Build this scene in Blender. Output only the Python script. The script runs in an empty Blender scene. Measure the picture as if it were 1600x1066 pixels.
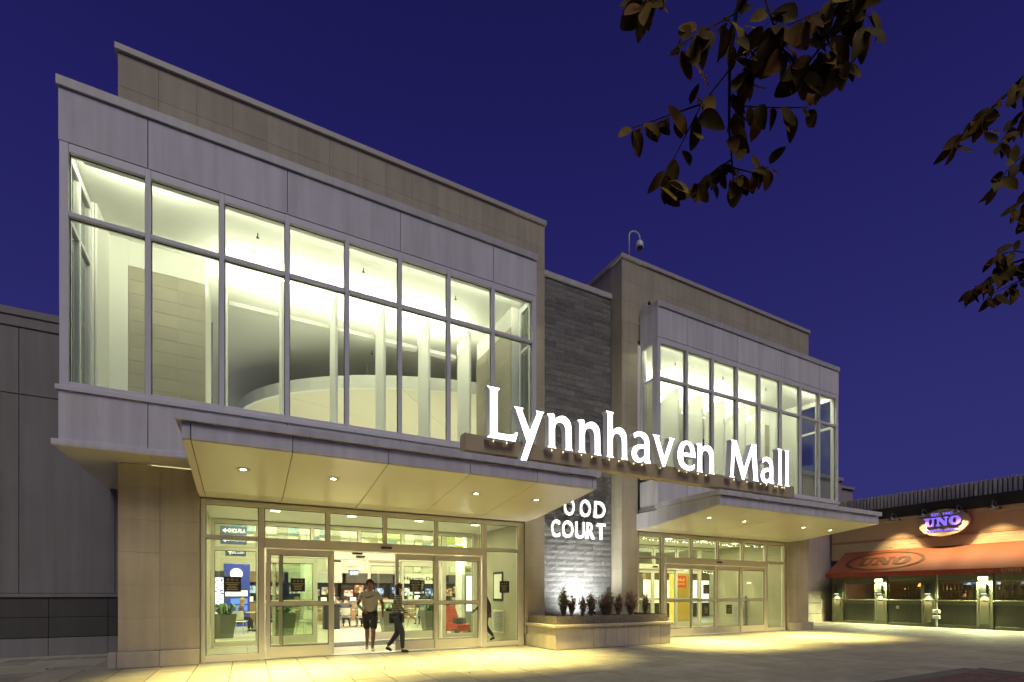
import bpy, bmesh, math, random
from math import sin, cos, pi, radians
from mathutils import Vector, Matrix

random.seed(7)
S = bpy.context.scene
C = S.collection
# ------------------------------------------------------------------ camera
cam = bpy.data.cameras.new('camera'); cam_o = bpy.data.objects.new('camera', cam); C.objects.link(cam_o)
cam.sensor_width = 36; cam.lens = 775.46 / 1600 * 36
cam.shift_y = (928 - 533) / 1600
cam.clip_start = 0.05; cam.clip_end = 3000
CAMZ = 1.45
cam_o.location = (0, 0, CAMZ); cam_o.rotation_euler = (pi / 2, 0, -radians(28.06))
S.camera = cam_o
# ------------------------------------------------------------------ sky (deep blue dusk) and a sun lamp added for dusk glow and unseen lot lamps behind
W = bpy.data.worlds.new('World'); S.world = W; W.use_nodes = True
nt = W.node_tree; nt.nodes.clear()
out = nt.nodes.new('ShaderNodeOutputWorld'); bg = nt.nodes.new('ShaderNodeBackground')
tc = nt.nodes.new('ShaderNodeTexCoord'); sep = nt.nodes.new('ShaderNodeSeparateXYZ'); ramp = nt.nodes.new('ShaderNodeValToRGB')
nt.links.new(tc.outputs['Generated'], sep.inputs[0]); nt.links.new(sep.outputs['Z'], ramp.inputs[0])
ramp.color_ramp.elements[0].position = 0.0; ramp.color_ramp.elements[0].color = (0.035, 0.034, 0.178, 1)
ramp.color_ramp.elements[1].position = 0.85; ramp.color_ramp.elements[1].color = (0.0080, 0.0076, 0.064, 1)
e = ramp.color_ramp.elements.new(0.265); e.color = (0.0284, 0.0270, 0.158, 1); e = ramp.color_ramp.elements.new(0.63); e.color = (0.0145, 0.0132, 0.108, 1)
nt.links.new(ramp.outputs[0], bg.inputs[0]); bg.inputs[1].default_value = 1.0
nt.links.new(bg.outputs[0], out.inputs[0])
sun = bpy.data.lights.new('sun', 'SUN'); sun.energy = 1.1; sun.angle = radians(30); sun.color = (1.0, 0.94, 0.90)
sun_o = bpy.data.objects.new('sun', sun); C.objects.link(sun_o)
sun_o.rotation_euler = Vector((0.10, 0.64, -0.77)).to_track_quat('-Z', 'Y').to_euler()
S.view_settings.view_transform = 'Standard'; S.view_settings.look = 'None'
S.view_settings.exposure = 0; S.view_settings.gamma = 1; S.view_settings.use_curve_mapping = False
S.render.engine = 'CYCLES'
S.cycles.use_denoising = True
S.cycles.max_bounces = 8; S.cycles.diffuse_bounces = 4; S.cycles.glossy_bounces = 4
S.cycles.transparent_max_bounces = 24; S.cycles.caustics_reflective = False; S.cycles.caustics_refractive = False
S.cycles.sample_clamp_indirect = 6

# ------------------------------------------------------------------ materials
M = {}
def mat(name, col, rough=0.6, metal=0.0, var=0.0, scale=3.0, bump=0.0, bscale=40.0, emit=None, estr=0.0, streak=0.0, spec=0.5, tint=0.0, patch=0.0, spots=0.0):
    m = bpy.data.materials.new(name); m.use_nodes = True; n = m.node_tree.nodes; l = m.node_tree.links
    p = n['Principled BSDF']; p.inputs['Roughness'].default_value = rough; p.inputs['Metallic'].default_value = metal
    p.inputs['Specular IOR Level'].default_value = spec
    c4 = (*col, 1); p.inputs['Base Color'].default_value = c4
    src = None
    if var or streak or tint or patch or spots:
        t = n.new('ShaderNodeNewGeometry')
        def darken(fac_socket, amount, prev):
            mx = n.new('ShaderNodeMix'); mx.data_type = 'RGBA'; mx.blend_type = 'MULTIPLY'
            mx.inputs[0].default_value = 1.0
            mr = n.new('ShaderNodeMapRange'); mr.inputs[1].default_value = 0.25; mr.inputs[2].default_value = 0.75
            mr.inputs[3].default_value = 1 - amount; mr.inputs[4].default_value = 1 + amount * 0.6
            l.new(fac_socket, mr.inputs[0])
            if prev is None: mx.inputs[6].default_value = c4
            else: l.new(prev, mx.inputs[6])
            l.new(mr.outputs[0], mx.inputs[7]); return mx.outputs[2]
        if var:
            g = n.new('ShaderNodeTexNoise'); g.inputs['Scale'].default_value = scale; g.inputs['Detail'].default_value = 6; g.inputs['Roughness'].default_value = 0.62
            l.new(t.outputs['Position'], g.inputs['Vector']); src = darken(g.outputs['Fac'], var, src)
        if streak:
            mp = n.new('ShaderNodeMapping'); mp.inputs['Scale'].default_value = (3.5, 3.5, 0.22); l.new(t.outputs['Position'], mp.inputs[0])
            g = n.new('ShaderNodeTexNoise'); g.inputs['Scale'].default_value = 1.6; g.inputs['Detail'].default_value = 5
            l.new(mp.outputs[0], g.inputs['Vector']); src = darken(g.outputs['Fac'], streak, src)
        if patch:                                  # broad worn or damp patches
            g = n.new('ShaderNodeTexNoise'); g.inputs['Scale'].default_value = 0.45; g.inputs['Detail'].default_value = 8; g.inputs['Roughness'].default_value = 0.7
            l.new(t.outputs['Position'], g.inputs['Vector']); src = darken(g.outputs['Fac'], patch, src)
        if spots:                                  # gum and drip stains
            vo = n.new('ShaderNodeTexVoronoi'); vo.inputs['Scale'].default_value = 2.6; l.new(t.outputs['Position'], vo.inputs['Vector'])
            mr = n.new('ShaderNodeMapRange'); mr.inputs[1].default_value = 0.05; mr.inputs[2].default_value = 0.10; mr.inputs[3].default_value = 0.0; mr.inputs[4].default_value = 1.0
            l.new(vo.outputs['Distance'], mr.inputs[0]); src = darken(mr.outputs[0], spots, src)
        if tint:
            oi = n.new('ShaderNodeObjectInfo'); src = darken(oi.outputs['Random'], tint, src)
        l.new(src, p.inputs['Base Color'])
    if bump:
        t = n.new('ShaderNodeNewGeometry'); g = n.new('ShaderNodeTexNoise'); g.inputs['Scale'].default_value = bscale; g.inputs['Detail'].default_value = 6
        l.new(t.outputs['Position'], g.inputs['Vector'])
        b = n.new('ShaderNodeBump'); b.inputs['Strength'].default_value = bump; b.inputs['Distance'].default_value = 0.02
        l.new(g.outputs['Fac'], b.inputs['Height']); l.new(b.outputs[0], p.inputs['Normal'])
    if emit:
        p.inputs['Emission Color'].default_value = (*emit, 1); p.inputs['Emission Strength'].default_value = estr
    M[name] = m; return m
def glass_mat(name, tint, base=0.05, grow=0.55):
    m = bpy.data.materials.new(name); m.use_nodes = True; n = m.node_tree.nodes; l = m.node_tree.links; n.clear()
    o = n.new('ShaderNodeOutputMaterial'); mx = n.new('ShaderNodeMixShader'); tr = n.new('ShaderNodeBsdfTransparent'); gl = n.new('ShaderNodeBsdfGlossy')
    tr.inputs[0].default_value = (*tint, 1); gl.inputs['Roughness'].default_value = 0.02; gl.inputs[0].default_value = (0.9, 0.95, 0.92, 1)
    lw = n.new('ShaderNodeLayerWeight'); lw.inputs[0].default_value = 0.5
    pw = n.new('ShaderNodeMath'); pw.operation = 'POWER'; pw.inputs[1].default_value = 4.0
    ma = n.new('ShaderNodeMath'); ma.operation = 'MULTIPLY_ADD'; ma.inputs[1].default_value = grow; ma.inputs[2].default_value = base
    l.new(lw.outputs['Facing'], pw.inputs[0]); l.new(pw.outputs[0], ma.inputs[0]); l.new(ma.outputs[0], mx.inputs[0])
    l.new(tr.outputs[0], mx.inputs[1]); l.new(gl.outputs[0], mx.inputs[2]); l.new(mx.outputs[0], o.inputs[0])
    M[name] = m
mat('stone', (0.43, 0.375, 0.26), 0.72, var=0.13, scale=1.3, bump=0.12, bscale=60, streak=0.14, tint=0.045)
mat('stone_joint', (0.41, 0.36, 0.26), 0.9)
mat('stone_base', (0.42, 0.37, 0.29), 0.7, var=0.14, scale=2.2, bump=0.10, bscale=60, streak=0.12)
mat('panel', (0.66, 0.64, 0.64), 0.6, spec=0.3, var=0.07, scale=0.8, streak=0.17, tint=0.04, bump=0.06, bscale=1.3)
mat('panel_joint', (0.06, 0.055, 0.06), 0.8)
mat('coping', (0.50, 0.48, 0.46), 0.45, var=0.08, scale=2, streak=0.15)
mat('tan_coping', (0.44, 0.40, 0.34), 0.5, var=0.08, scale=2)
mat('frame', (0.66, 0.64, 0.65), 0.42, 0.0, var=0.06)
mat('gasket', (0.015, 0.015, 0.015), 0.6)
mat('frame_light', (0.80, 0.75, 0.60), 0.4, 0.1, var=0.05)
mat('soffit', (0.80, 0.75, 0.60), 0.24, 0.0, var=0.04, scale=0.7, tint=0.02)
mat('white', (0.80, 0.80, 0.76), 0.6, var=0.03, scale=1.0)
mat('ceiling_white', (0.82, 0.82, 0.78), 0.7, var=0.03, scale=0.6)
mat('cream', (0.74, 0.70, 0.56), 0.6, var=0.04)
mat('tile', (0.36, 0.33, 0.25), 0.5, var=0.08, scale=3, tint=0.06)
mat('grout', (0.5, 0.47, 0.38), 0.9)
mat('grey_wall', (0.33, 0.34, 0.33), 0.7)
mat('vest_wall', (0.40, 0.37, 0.26), 0.6, var=0.06)
mat('dark_stone', (0.19, 0.18, 0.16), 0.78, var=0.35, scale=14, bump=0.9, bscale=45, tint=0.22)
mat('dark_joint', (0.05, 0.05, 0.05), 0.9)
mat('wing', (0.235, 0.22, 0.205), 0.8, var=0.12, scale=0.7, bump=0.1, bscale=80, streak=0.14)
mat('wing_low', (0.085, 0.08, 0.07), 0.85, var=0.15, scale=1.2, streak=0.12, tint=0.08)
mat('wing_pink', (0.36, 0.29, 0.28), 0.8, var=0.08, scale=1.0, streak=0.10)
mat('paver', (0.255, 0.235, 0.19), 0.7, var=0.22, scale=2.3, bump=0.2, bscale=70, tint=0.14, patch=0.32, spots=0.3)
mat('mortar', (0.07, 0.062, 0.05), 0.95, var=0.3, scale=5)
mat('ground', (0.07, 0.068, 0.065), 0.9, var=0.3, scale=0.8)
mat('brick', (0.12, 0.065, 0.06), 0.85, var=0.3, scale=5, tint=0.25)
mat('kerb_dark', (0.10, 0.095, 0.085), 0.85, var=0.2, scale=3, tint=0.1)
mat('bronze', (0.50, 0.40, 0.23), 0.55, 0.0, var=0.06, scale=1.5)
mat('letter_face', (0.9, 0.9, 0.9), 0.5, emit=(1.0, 0.98, 1.0), estr=4.0)
mat('letter_side', (0.62, 0.62, 0.64), 0.5, emit=(1, 0.98, 1), estr=0.055)
mat('white_letter', (0.85, 0.85, 0.82), 0.5, emit=(1.0, 1.0, 0.95), estr=1.6)
mat('lens', (0.9, 0.9, 0.8), 0.4, emit=(1.0, 0.93, 0.66), estr=14.0)
mat('dim_lens', (0.9, 0.9, 0.8), 0.4, emit=(1.0, 0.95, 0.72), estr=5.0)
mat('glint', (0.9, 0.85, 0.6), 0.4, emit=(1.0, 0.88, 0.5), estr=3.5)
mat('trim_ring', (0.55, 0.52, 0.42), 0.4)
mat('corten', (0.17, 0.145, 0.115), 0.55, 0.3, var=0.3, scale=6, bump=0.2, bscale=30)
mat('soil', (0.03, 0.022, 0.015), 0.95, bump=0.6, bscale=30)
mat('black', (0.012, 0.012, 0.012), 0.5)
mat('dark_plastic', (0.03, 0.03, 0.032), 0.4)
mat('notice', (0.02, 0.02, 0.018), 0.5)
mat('notice_text', (0.55, 0.5, 0.3), 0.6)
mat('cam_white', (0.62, 0.62, 0.60), 0.4)
mat('steel', (0.45, 0.45, 0.44), 0.35, 0.7)
mat('int_floor', (0.44, 0.41, 0.32), 0.30, var=0.08, scale=1.4, tint=0.06)
mat('int_floor_dark', (0.25, 0.24, 0.2), 0.4)
mat('mat_dark', (0.04, 0.04, 0.038), 0.9)
mat('leaf_green', (0.07, 0.13, 0.035), 0.5, var=0.3, scale=8, tint=0.3)
mat('leaf_olive', (0.20, 0.21, 0.075), 0.6, var=0.3, scale=8, tint=0.3)
mat('twig_red', (0.30, 0.20, 0.12), 0.7, tint=0.3)
mat('twig', (0.15, 0.11, 0.07), 0.8)
mat('tree_leaf', (0.19, 0.13, 0.024), 0.7, spec=0.1, var=0.5, scale=14, tint=0.5)
mat('tree_leaf_brown', (0.19, 0.095, 0.02), 0.7, spec=0.1, var=0.5, scale=14, tint=0.5)
mat('bark', (0.045, 0.036, 0.028), 0.9, var=0.3, scale=12, bump=0.5, bscale=30)
mat('pot', (0.105, 0.11, 0.085), 0.45, var=0.05)
mat('blue_sign', (0.035, 0.055, 0.11), 0.5, emit=(0.05, 0.08, 0.17), estr=0.35)
mat('blue_panel', (0.025, 0.035, 0.22), 0.45, emit=(0.03, 0.05, 0.45), estr=0.6)
mat('sign_white', (0.85, 0.85, 0.85), 0.5, emit=(1, 1, 1), estr=1.0)
mat('screen_white', (0.8, 0.8, 0.85), 0.4, emit=(0.93, 0.93, 1.0), estr=2.6)
mat('screen_violet', (0.5, 0.5, 0.6), 0.4, emit=(0.62, 0.6, 0.95), estr=1.7)
mat('screen_blue', (0.05, 0.1, 0.3), 0.4, emit=(0.10, 0.25, 0.9), estr=1.6)
mat('screen_amber', (0.5, 0.25, 0.05), 0.4, emit=(1.0, 0.55, 0.15), estr=1.6)
mat('screen_warm', (0.8, 0.7, 0.5), 0.4, emit=(1.0, 0.86, 0.55), estr=2.2)
mat('shop_dark', (0.06, 0.05, 0.04), 0.6, var=0.4, scale=5)
mat('shop_wood', (0.26, 0.16, 0.08), 0.5, var=0.2, scale=4)
mat('counter_metal', (0.35, 0.35, 0.33), 0.35, 0.4)
mat('decor_pale', (0.82, 0.8, 0.7), 0.6)
mat('decor_green', (0.45, 0.52, 0.14), 0.6)
mat('decor_blue', (0.25, 0.38, 0.5), 0.6)
mat('decor_grey', (0.5, 0.5, 0.47), 0.6)
mat('red_toy', (0.42, 0.045, 0.02), 0.35)
mat('sale_red', (0.65, 0.06, 0.02), 0.5, emit=(0.9, 0.08, 0.02), estr=0.6)
mat('sale_yellow', (0.8, 0.5, 0.06), 0.5, emit=(1.0, 0.6, 0.08), estr=0.7)
mat('yellow_panel', (0.75, 0.48, 0.08), 0.5, emit=(1.0, 0.6, 0.1), estr=0.18)
mat('bulb', (1, 1, 0.9), 0.4, emit=(1.0, 0.92, 0.7), estr=14.0)
mat('chair_white', (0.6, 0.58, 0.5), 0.4)
mat('chair_grey', (0.28, 0.3, 0.34), 0.4)
mat('table_top', (0.45, 0.36, 0.22), 0.4)
mat('skin_brown', (0.17, 0.085, 0.05), 0.55)
mat('skin_light', (0.42, 0.26, 0.18), 0.55)
mat('hair_dark', (0.018, 0.013, 0.010), 0.7)
mat('hair_fair', (0.30, 0.19, 0.08), 0.7)
mat('cloth_grey', (0.40, 0.39, 0.36), 0.85, var=0.14, scale=7, bump=0.9, bscale=9)
mat('cloth_black', (0.018, 0.018, 0.020), 0.85, bump=0.8, bscale=12)
mat('cloth_navy', (0.025, 0.03, 0.055), 0.85, bump=0.8, bscale=12)
mat('cloth_purple', (0.11, 0.05, 0.15), 0.85)
mat('cloth_white', (0.65, 0.64, 0.6), 0.85)
mat('cloth_green', (0.10, 0.3, 0.2), 0.85)
mat('cloth_dark', (0.05, 0.05, 0.055), 0.85)
mat('shoe_grey', (0.5, 0.49, 0.46), 0.6)
def noise_screen(name, c1, c2, st, scale=5.0):
    m = mat(name, (0.05, 0.05, 0.08), 0.4); n = m.node_tree.nodes; l = m.node_tree.links
    t = n.new('ShaderNodeNewGeometry'); g_ = n.new('ShaderNodeTexVoronoi'); g_.distance = 'CHEBYCHEV'; g_.inputs['Scale'].default_value = scale; l.new(t.outputs['Position'], g_.inputs['Vector'])
    sp = n.new('ShaderNodeSeparateColor'); l.new(g_.outputs['Color'], sp.inputs[0])
    r = n.new('ShaderNodeValToRGB'); r.color_ramp.elements[0].position = 0.25; r.color_ramp.elements[1].position = 0.75; r.color_ramp.elements[0].color = (*c1, 1); r.color_ramp.elements[1].color = (*c2, 1)
    l.new(sp.outputs[0], r.inputs[0]); p = n['Principled BSDF']; l.new(r.outputs[0], p.inputs['Emission Color']); p.inputs['Emission Strength'].default_value = st
noise_screen('menu_white', (0.25, 0.18, 0.12), (1.0, 0.95, 0.85), 1.9, 9)
noise_screen('menu_warm', (0.30, 0.12, 0.04), (1.0, 0.82, 0.5), 1.7, 9)
noise_screen('menu_amber', (0.25, 0.07, 0.02), (1.0, 0.62, 0.22), 1.4, 8)
noise_screen('menu_blue', (0.05, 0.10, 0.30), (0.75, 0.85, 1.0), 1.5, 8)
# restaurant
mat('rest_wall', (0.52, 0.40, 0.25), 0.75, var=0.07, scale=1.1, streak=0.06)
mat('rest_wall_low', (0.52, 0.42, 0.28), 0.75, var=0.1, scale=2)
mat('rest_trim', (0.33, 0.20, 0.11), 0.6)
mat('awning', (0.21, 0.062, 0.024), 0.62, var=0.12, scale=1.5, bump=0.1, bscale=25)
mat('awning_dark', (0.28, 0.035, 0.02), 0.65, var=0.1, scale=2)
mat('awning_print', (0.075, 0.03, 0.015), 0.7, var=0.2, scale=5)
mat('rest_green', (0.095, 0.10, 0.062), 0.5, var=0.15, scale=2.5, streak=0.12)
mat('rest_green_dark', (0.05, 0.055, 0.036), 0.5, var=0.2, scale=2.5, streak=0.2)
mat('roof_slat', (0.32, 0.31, 0.34), 0.6, tint=0.12)
mat('roof_dark', (0.012, 0.012, 0.012), 0.8)
mat('oval_face', (0.30, 0.27, 0.17), 0.55)
mat('purple_neon', (0.05, 0.03, 0.16), 0.8, spec=0.05, emit=(0.22, 0.13, 1.0), estr=1.5)
mat('purple_side', (0.10, 0.05, 0.3), 0.4)
mat('lamp_metal', (0.13, 0.13, 0.16), 0.4, 0.5)
mat('lamp_inner', (1, 0.9, 0.7), 0.4, emit=(1.0, 0.72, 0.38), estr=12.0)
mat('flood_lens', (0.9, 1, 0.8), 0.4, emit=(0.93, 1.0, 0.66), estr=7.0)
mat('pendant', (0.8, 0.5, 0.2), 0.4, emit=(1.0, 0.55, 0.16), estr=3.0)
mat('bar_dark', (0.035, 0.025, 0.018), 0.5, var=0.4, scale=4)
mat('bar_wall', (0.22, 0.15, 0.09), 0.7, var=0.3, scale=2)
mat('bottle', (0.10, 0.12, 0.06), 0.15)
mat('conduit', (0.5, 0.5, 0.46), 0.5)
glass_mat('glass', (0.90, 0.94, 0.87), 0.05, 0.5)
glass_mat('glass_dim', (0.72, 0.74, 0.66), 0.06, 0.5)
# striped shirt
def stripe_mat():
    m = mat('cloth_stripe', (0.03, 0.03, 0.035), 0.85); n = m.node_tree.nodes; l = m.node_tree.links
    t = n.new('ShaderNodeTexCoord'); w = n.new('ShaderNodeTexWave'); w.bands_direction = 'Z'; w.inputs['Scale'].default_value = 7.5
    l.new(t.outputs['Object'], w.inputs[0]); r = n.new('ShaderNodeValToRGB'); r.color_ramp.interpolation = 'CONSTANT'
    r.color_ramp.elements[0].color = (0.02, 0.02, 0.025, 1); r.color_ramp.elements[1].position = 0.6; r.color_ramp.elements[1].color = (0.35, 0.34, 0.3, 1)
    l.new(w.outputs['Fac'], r.inputs[0]); l.new(r.outputs[0], n['Principled BSDF'].inputs['Base Color'])
stripe_mat()

# ------------------------------------------------------------------ helpers
WARM = (1.0, 0.83, 0.27); INT = (1.0, 0.94, 0.66); UP = (1.0, 0.965, 0.76)        # lamp colours: canopy downlights, hall lamps
WT = {}                                     # world translation of every parent
def link(name, data, parent=None, loc=(0, 0, 0)):
    o = bpy.data.objects.new(name, data); C.objects.link(o)
    p = WT.get(parent.name, Vector()) if parent else Vector()
    o.location = Vector(loc) - p
    if parent: o.parent = parent
    WT[o.name] = Vector(loc)
    return o
def tag(o, label=None, cat=None, group=None, kind=None):
    if label: o['label'] = label
    if cat: o['category'] = cat
    if group: o['group'] = group
    if kind: o['kind'] = kind
    return o
def thing(name, label, cat, loc, group=None):
    o = link(name, None, None, loc); o.empty_display_size = 0.2
    return tag(o, label, cat, group, 'thing')
class MB:
    def __init__(s): s.v = []; s.f = []; s.mi = []; s.cur = 0
    def face(s, *idx): s.f.append(idx); s.mi.append(s.cur)
    def add(s, vs, fs):
        b = len(s.v); s.v += [tuple(p) for p in vs]
        for f in fs: s.f.append(tuple(i + b for i in f)); s.mi.append(s.cur)
        return s
    def box(s, x0, x1, y0, y1, z0, z1):
        x0, x1 = min(x0, x1), max(x0, x1); y0, y1 = min(y0, y1), max(y0, y1); z0, z1 = min(z0, z1), max(z0, z1)
        return s.add([(x0, y0, z0), (x1, y0, z0), (x1, y1, z0), (x0, y1, z0), (x0, y0, z1), (x1, y0, z1), (x1, y1, z1), (x0, y1, z1)],
                     [(0, 3, 2, 1), (4, 5, 6, 7), (0, 1, 5, 4), (1, 2, 6, 5), (2, 3, 7, 6), (3, 0, 4, 7)])
    def cbox(s, x0, x1, y0, y1, z0, z1, c=0.006):
        x0, x1 = min(x0, x1), max(x0, x1); y0, y1 = min(y0, y1), max(y0, y1); z0, z1 = min(z0, z1), max(z0, z1)
        bm = bmesh.new(); bmesh.ops.create_cube(bm, size=1)
        for v in bm.verts: v.co = ((x0 + x1) / 2 + v.co.x * (x1 - x0), (y0 + y1) / 2 + v.co.y * (y1 - y0), (z0 + z1) / 2 + v.co.z * (z1 - z0))
        c = min(c, 0.3 * min(x1 - x0, y1 - y0, z1 - z0))
        bmesh.ops.bevel(bm, geom=bm.edges[:], offset=c, segments=1, affect='EDGES')
        bm.verts.index_update()
        s.add([v.co[:] for v in bm.verts], [tuple(v.index for v in f.verts) for f in bm.faces]); bm.free(); return s
    def prism(s, poly, x0, x1, axis='X', mx=None):
        # poly in (a,b); axis X -> (y,z), Y -> (x,z), Z -> (x,y)
        def pt(a, b, t): return {'X': (t, a, b), 'Y': (a, t, b), 'Z': (a, b, t)}[axis]
        n = len(poly); vs = [pt(a, b, x0) for a, b in poly] + [pt(a, b, x1) for a, b in poly]
        fs = [tuple(range(n))[::-1], tuple(range(n, 2 * n))] + [(i, (i + 1) % n, n + (i + 1) % n, n + i) for i in range(n)]
        return s.add(vs, fs)
    def tube(s, pts, r, n=8, cap=True):
        pts = [Vector(p) for p in pts]; rr = r if isinstance(r, (list, tuple)) else [r] * len(pts)
        b = len(s.v); up = None
        for i, p in enumerate(pts):
            d = (pts[min(i + 1, len(pts) - 1)] - pts[max(i - 1, 0)]).normalized()
            if up is None: up = Vector((0, 0, 1)) if abs(d.z) < 0.9 else Vector((1, 0, 0))
            a = d.cross(up).normalized(); up = a.cross(d).normalized()
            for k in range(n): s.v.append(tuple(p + (a * cos(2 * pi * k / n) + up * sin(2 * pi * k / n)) * rr[i]))
        for i in range(len(pts) - 1):
            for k in range(n):
                s.f.append((b + i * n + k, b + i * n + (k + 1) % n, b + (i + 1) * n + (k + 1) % n, b + (i + 1) * n + k)); s.mi.append(s.cur)
        if cap:
            s.f.append(tuple(b + k for k in range(n))[::-1]); s.mi.append(s.cur)
            s.f.append(tuple(b + (len(pts) - 1) * n + k for k in range(n))); s.mi.append(s.cur)
        return s
    def lathe(s, prof, cx=0, cy=0, n=24):
        b = len(s.v); m = len(prof)
        for k in range(n):
            a = 2 * pi * k / n
            for r, z in prof: s.v.append((cx + r * cos(a), cy + r * sin(a), z))
        for k in range(n):
            for j in range(m - 1):
                k2 = (k + 1) % n; s.f.append((b + k * m + j, b + k2 * m + j, b + k2 * m + j + 1, b + k * m + j + 1)); s.mi.append(s.cur)
        for j, rev in ((0, True), (m - 1, False)):
            if prof[j][0] > 1e-5:
                q = tuple(b + k * m + j for k in range(n)); s.f.append(q[::-1] if rev else q); s.mi.append(s.cur)
        return s
    def ball(s, c, r, n=10, sz=(1, 1, 1)):
        b = len(s.v); m = n // 2 + 1
        for i in range(m):
            t = pi * i / (m - 1)
            for k in range(n): s.v.append((c[0] + r * sz[0] * sin(t) * cos(2 * pi * k / n), c[1] + r * sz[1] * sin(t) * sin(2 * pi * k / n), c[2] + r * sz[2] * cos(t)))
        for i in range(m - 1):
            for k in range(n):
                s.f.append((b + i * n + k, b + (i + 1) * n + k, b + (i + 1) * n + (k + 1) % n, b + i * n + (k + 1) % n)); s.mi.append(s.cur)
        return s
    def mesh(s, name, mats):
        me = bpy.data.meshes.new(name); me.from_pydata(s.v, [], s.f); me.update()
        for m in (mats if isinstance(mats, (list, tuple)) else [mats]): me.materials.append(M[m])
        if any(s.mi): me.polygons.foreach_set('material_index', s.mi)
        return me
    def build(s, name, mats, parent=None, smooth=False):
        me = s.mesh(name, mats)
        if smooth: me.shade_smooth()
        o = link(name, me, None, (0, 0, 0))
        if parent:
            o.parent = parent; o.location = -WT.get(parent.name, Vector())
        WT[o.name] = Vector((0, 0, 0))
        return o
def BX(name, m, parent, *a, c=0.0):
    mb = MB(); (mb.cbox(*a, c=c) if c else mb.box(*a)); return mb.build(name, m, parent)
_shared = {}
def piece(name, m, parent, x0, x1, y0, y1, z0, z1, c=0.006, jit=0.0):
    """one cladding piece; alike pieces share mesh data"""
    x0, x1 = min(x0, x1), max(x0, x1)
    key = (name, m, round(x1 - x0, 3), round(y1 - y0, 3), round(z1 - z0, 3), c)
    me = _shared.get(key)
    if me is None:
        dx, dy, dz = (x1 - x0) / 2, (y1 - y0) / 2, (z1 - z0) / 2
        me = MB().cbox(-dx, dx, -dy, dy, -dz, dz, c=c).mesh(name, m); _shared[key] = me
    return link(name, me, parent, ((x0 + x1) / 2, (y0 + y1) / 2 + random.uniform(-jit, jit), (z0 + z1) / 2))
def spot(name, loc, direction, energy, color, size=90, blend=0.6, rad=0.05, parent=None):
    d = bpy.data.lights.new(name, 'SPOT'); d.energy = energy; d.color = color; d.spot_size = radians(size); d.spot_blend = blend; d.shadow_soft_size = rad
    o = link(name, d, parent, loc); o.rotation_euler = Vector(direction).to_track_quat('-Z', 'Y').to_euler(); return o
def area(name, loc, direction, sx, sy, energy, color):
    d = bpy.data.lights.new(name, 'AREA'); d.shape = 'RECTANGLE'; d.size = sx; d.size_y = sy; d.energy = energy; d.color = color
    o = link(name, d, None, loc); o.rotation_euler = Vector(direction).to_track_quat('-Z', 'Y').to_euler(); return o
TMP = bpy.data.scenes.new('workbench')
def evaluated(o):
    TMP.collection.objects.link(o); vl = TMP.view_layers[0]; vl.update()
    return bpy.data.meshes.new_from_object(o.evaluated_get(vl.depsgraph))
def curve_mesh(splines, depth, name):
    cu = bpy.data.curves.new(name, 'CURVE'); cu.dimensions = '2D'; cu.fill_mode = 'BOTH'; cu.extrude = depth / 2
    for pts in splines:
        sp = cu.splines.new('POLY'); sp.points.add(len(pts) - 1); sp.use_cyclic_u = True
        for p, (x, y) in zip(sp.points, pts): p.co = (x, y, 0, 1)
    o = bpy.data.objects.new(name, cu); me = evaluated(o)
    bpy.data.objects.remove(o); bpy.data.curves.remove(cu); return me
def text_mesh(txt, depth, name, bold=0.0, align='LEFT'):
    cu = bpy.data.curves.new(name, 'FONT'); cu.body = txt; cu.extrude = depth / 2; cu.offset = bold; cu.align_x = align; cu.resolution_u = 4
    o = bpy.data.objects.new(name, cu); me = evaluated(o)
    bpy.data.objects.remove(o); bpy.data.curves.remove(cu); return me
def fit_xy(me, x0, x1, y0, y1):
    xs = [v.co.x for v in me.vertices]; ys = [v.co.y for v in me.vertices]
    ax, bx_, ay, by = min(xs), max(xs), min(ys), max(ys)
    for v in me.vertices:
        v.co.x = x0 + (v.co.x - ax) / (bx_ - ax) * (x1 - x0); v.co.y = y0 + (v.co.y - ay) / (by - ay) * (y1 - y0)
def face_side(me, face, side):
    me.materials.clear(); me.materials.append(M[face]); me.materials.append(M[side])
    for p in me.polygons: p.material_index = 0 if p.normal.z > 0.5 else 1
def plate_text(txt, parent, x0, x1, y, z0, z1, m, depth=0.006, bold=0.0, name='lettering', facing='-Y', swap=None):
    """lettering standing on a vertical face: facing -Y (x right) or facing -X (text runs along -Y)"""
    me = text_mesh(txt, depth, name, bold)
    fit_xy(me, x0, x1, z0, z1)
    for v in me.vertices:
        a, b, d = v.co.x, v.co.y, v.co.z
        v.co = (a, y - d, b) if facing == '-Y' else (y - d, a, b)
    me.materials.clear(); me.materials.append(M[m])
    o = link(name, me, None); o.parent = parent; o.location = -WT.get(parent.name, Vector()); return o
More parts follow.
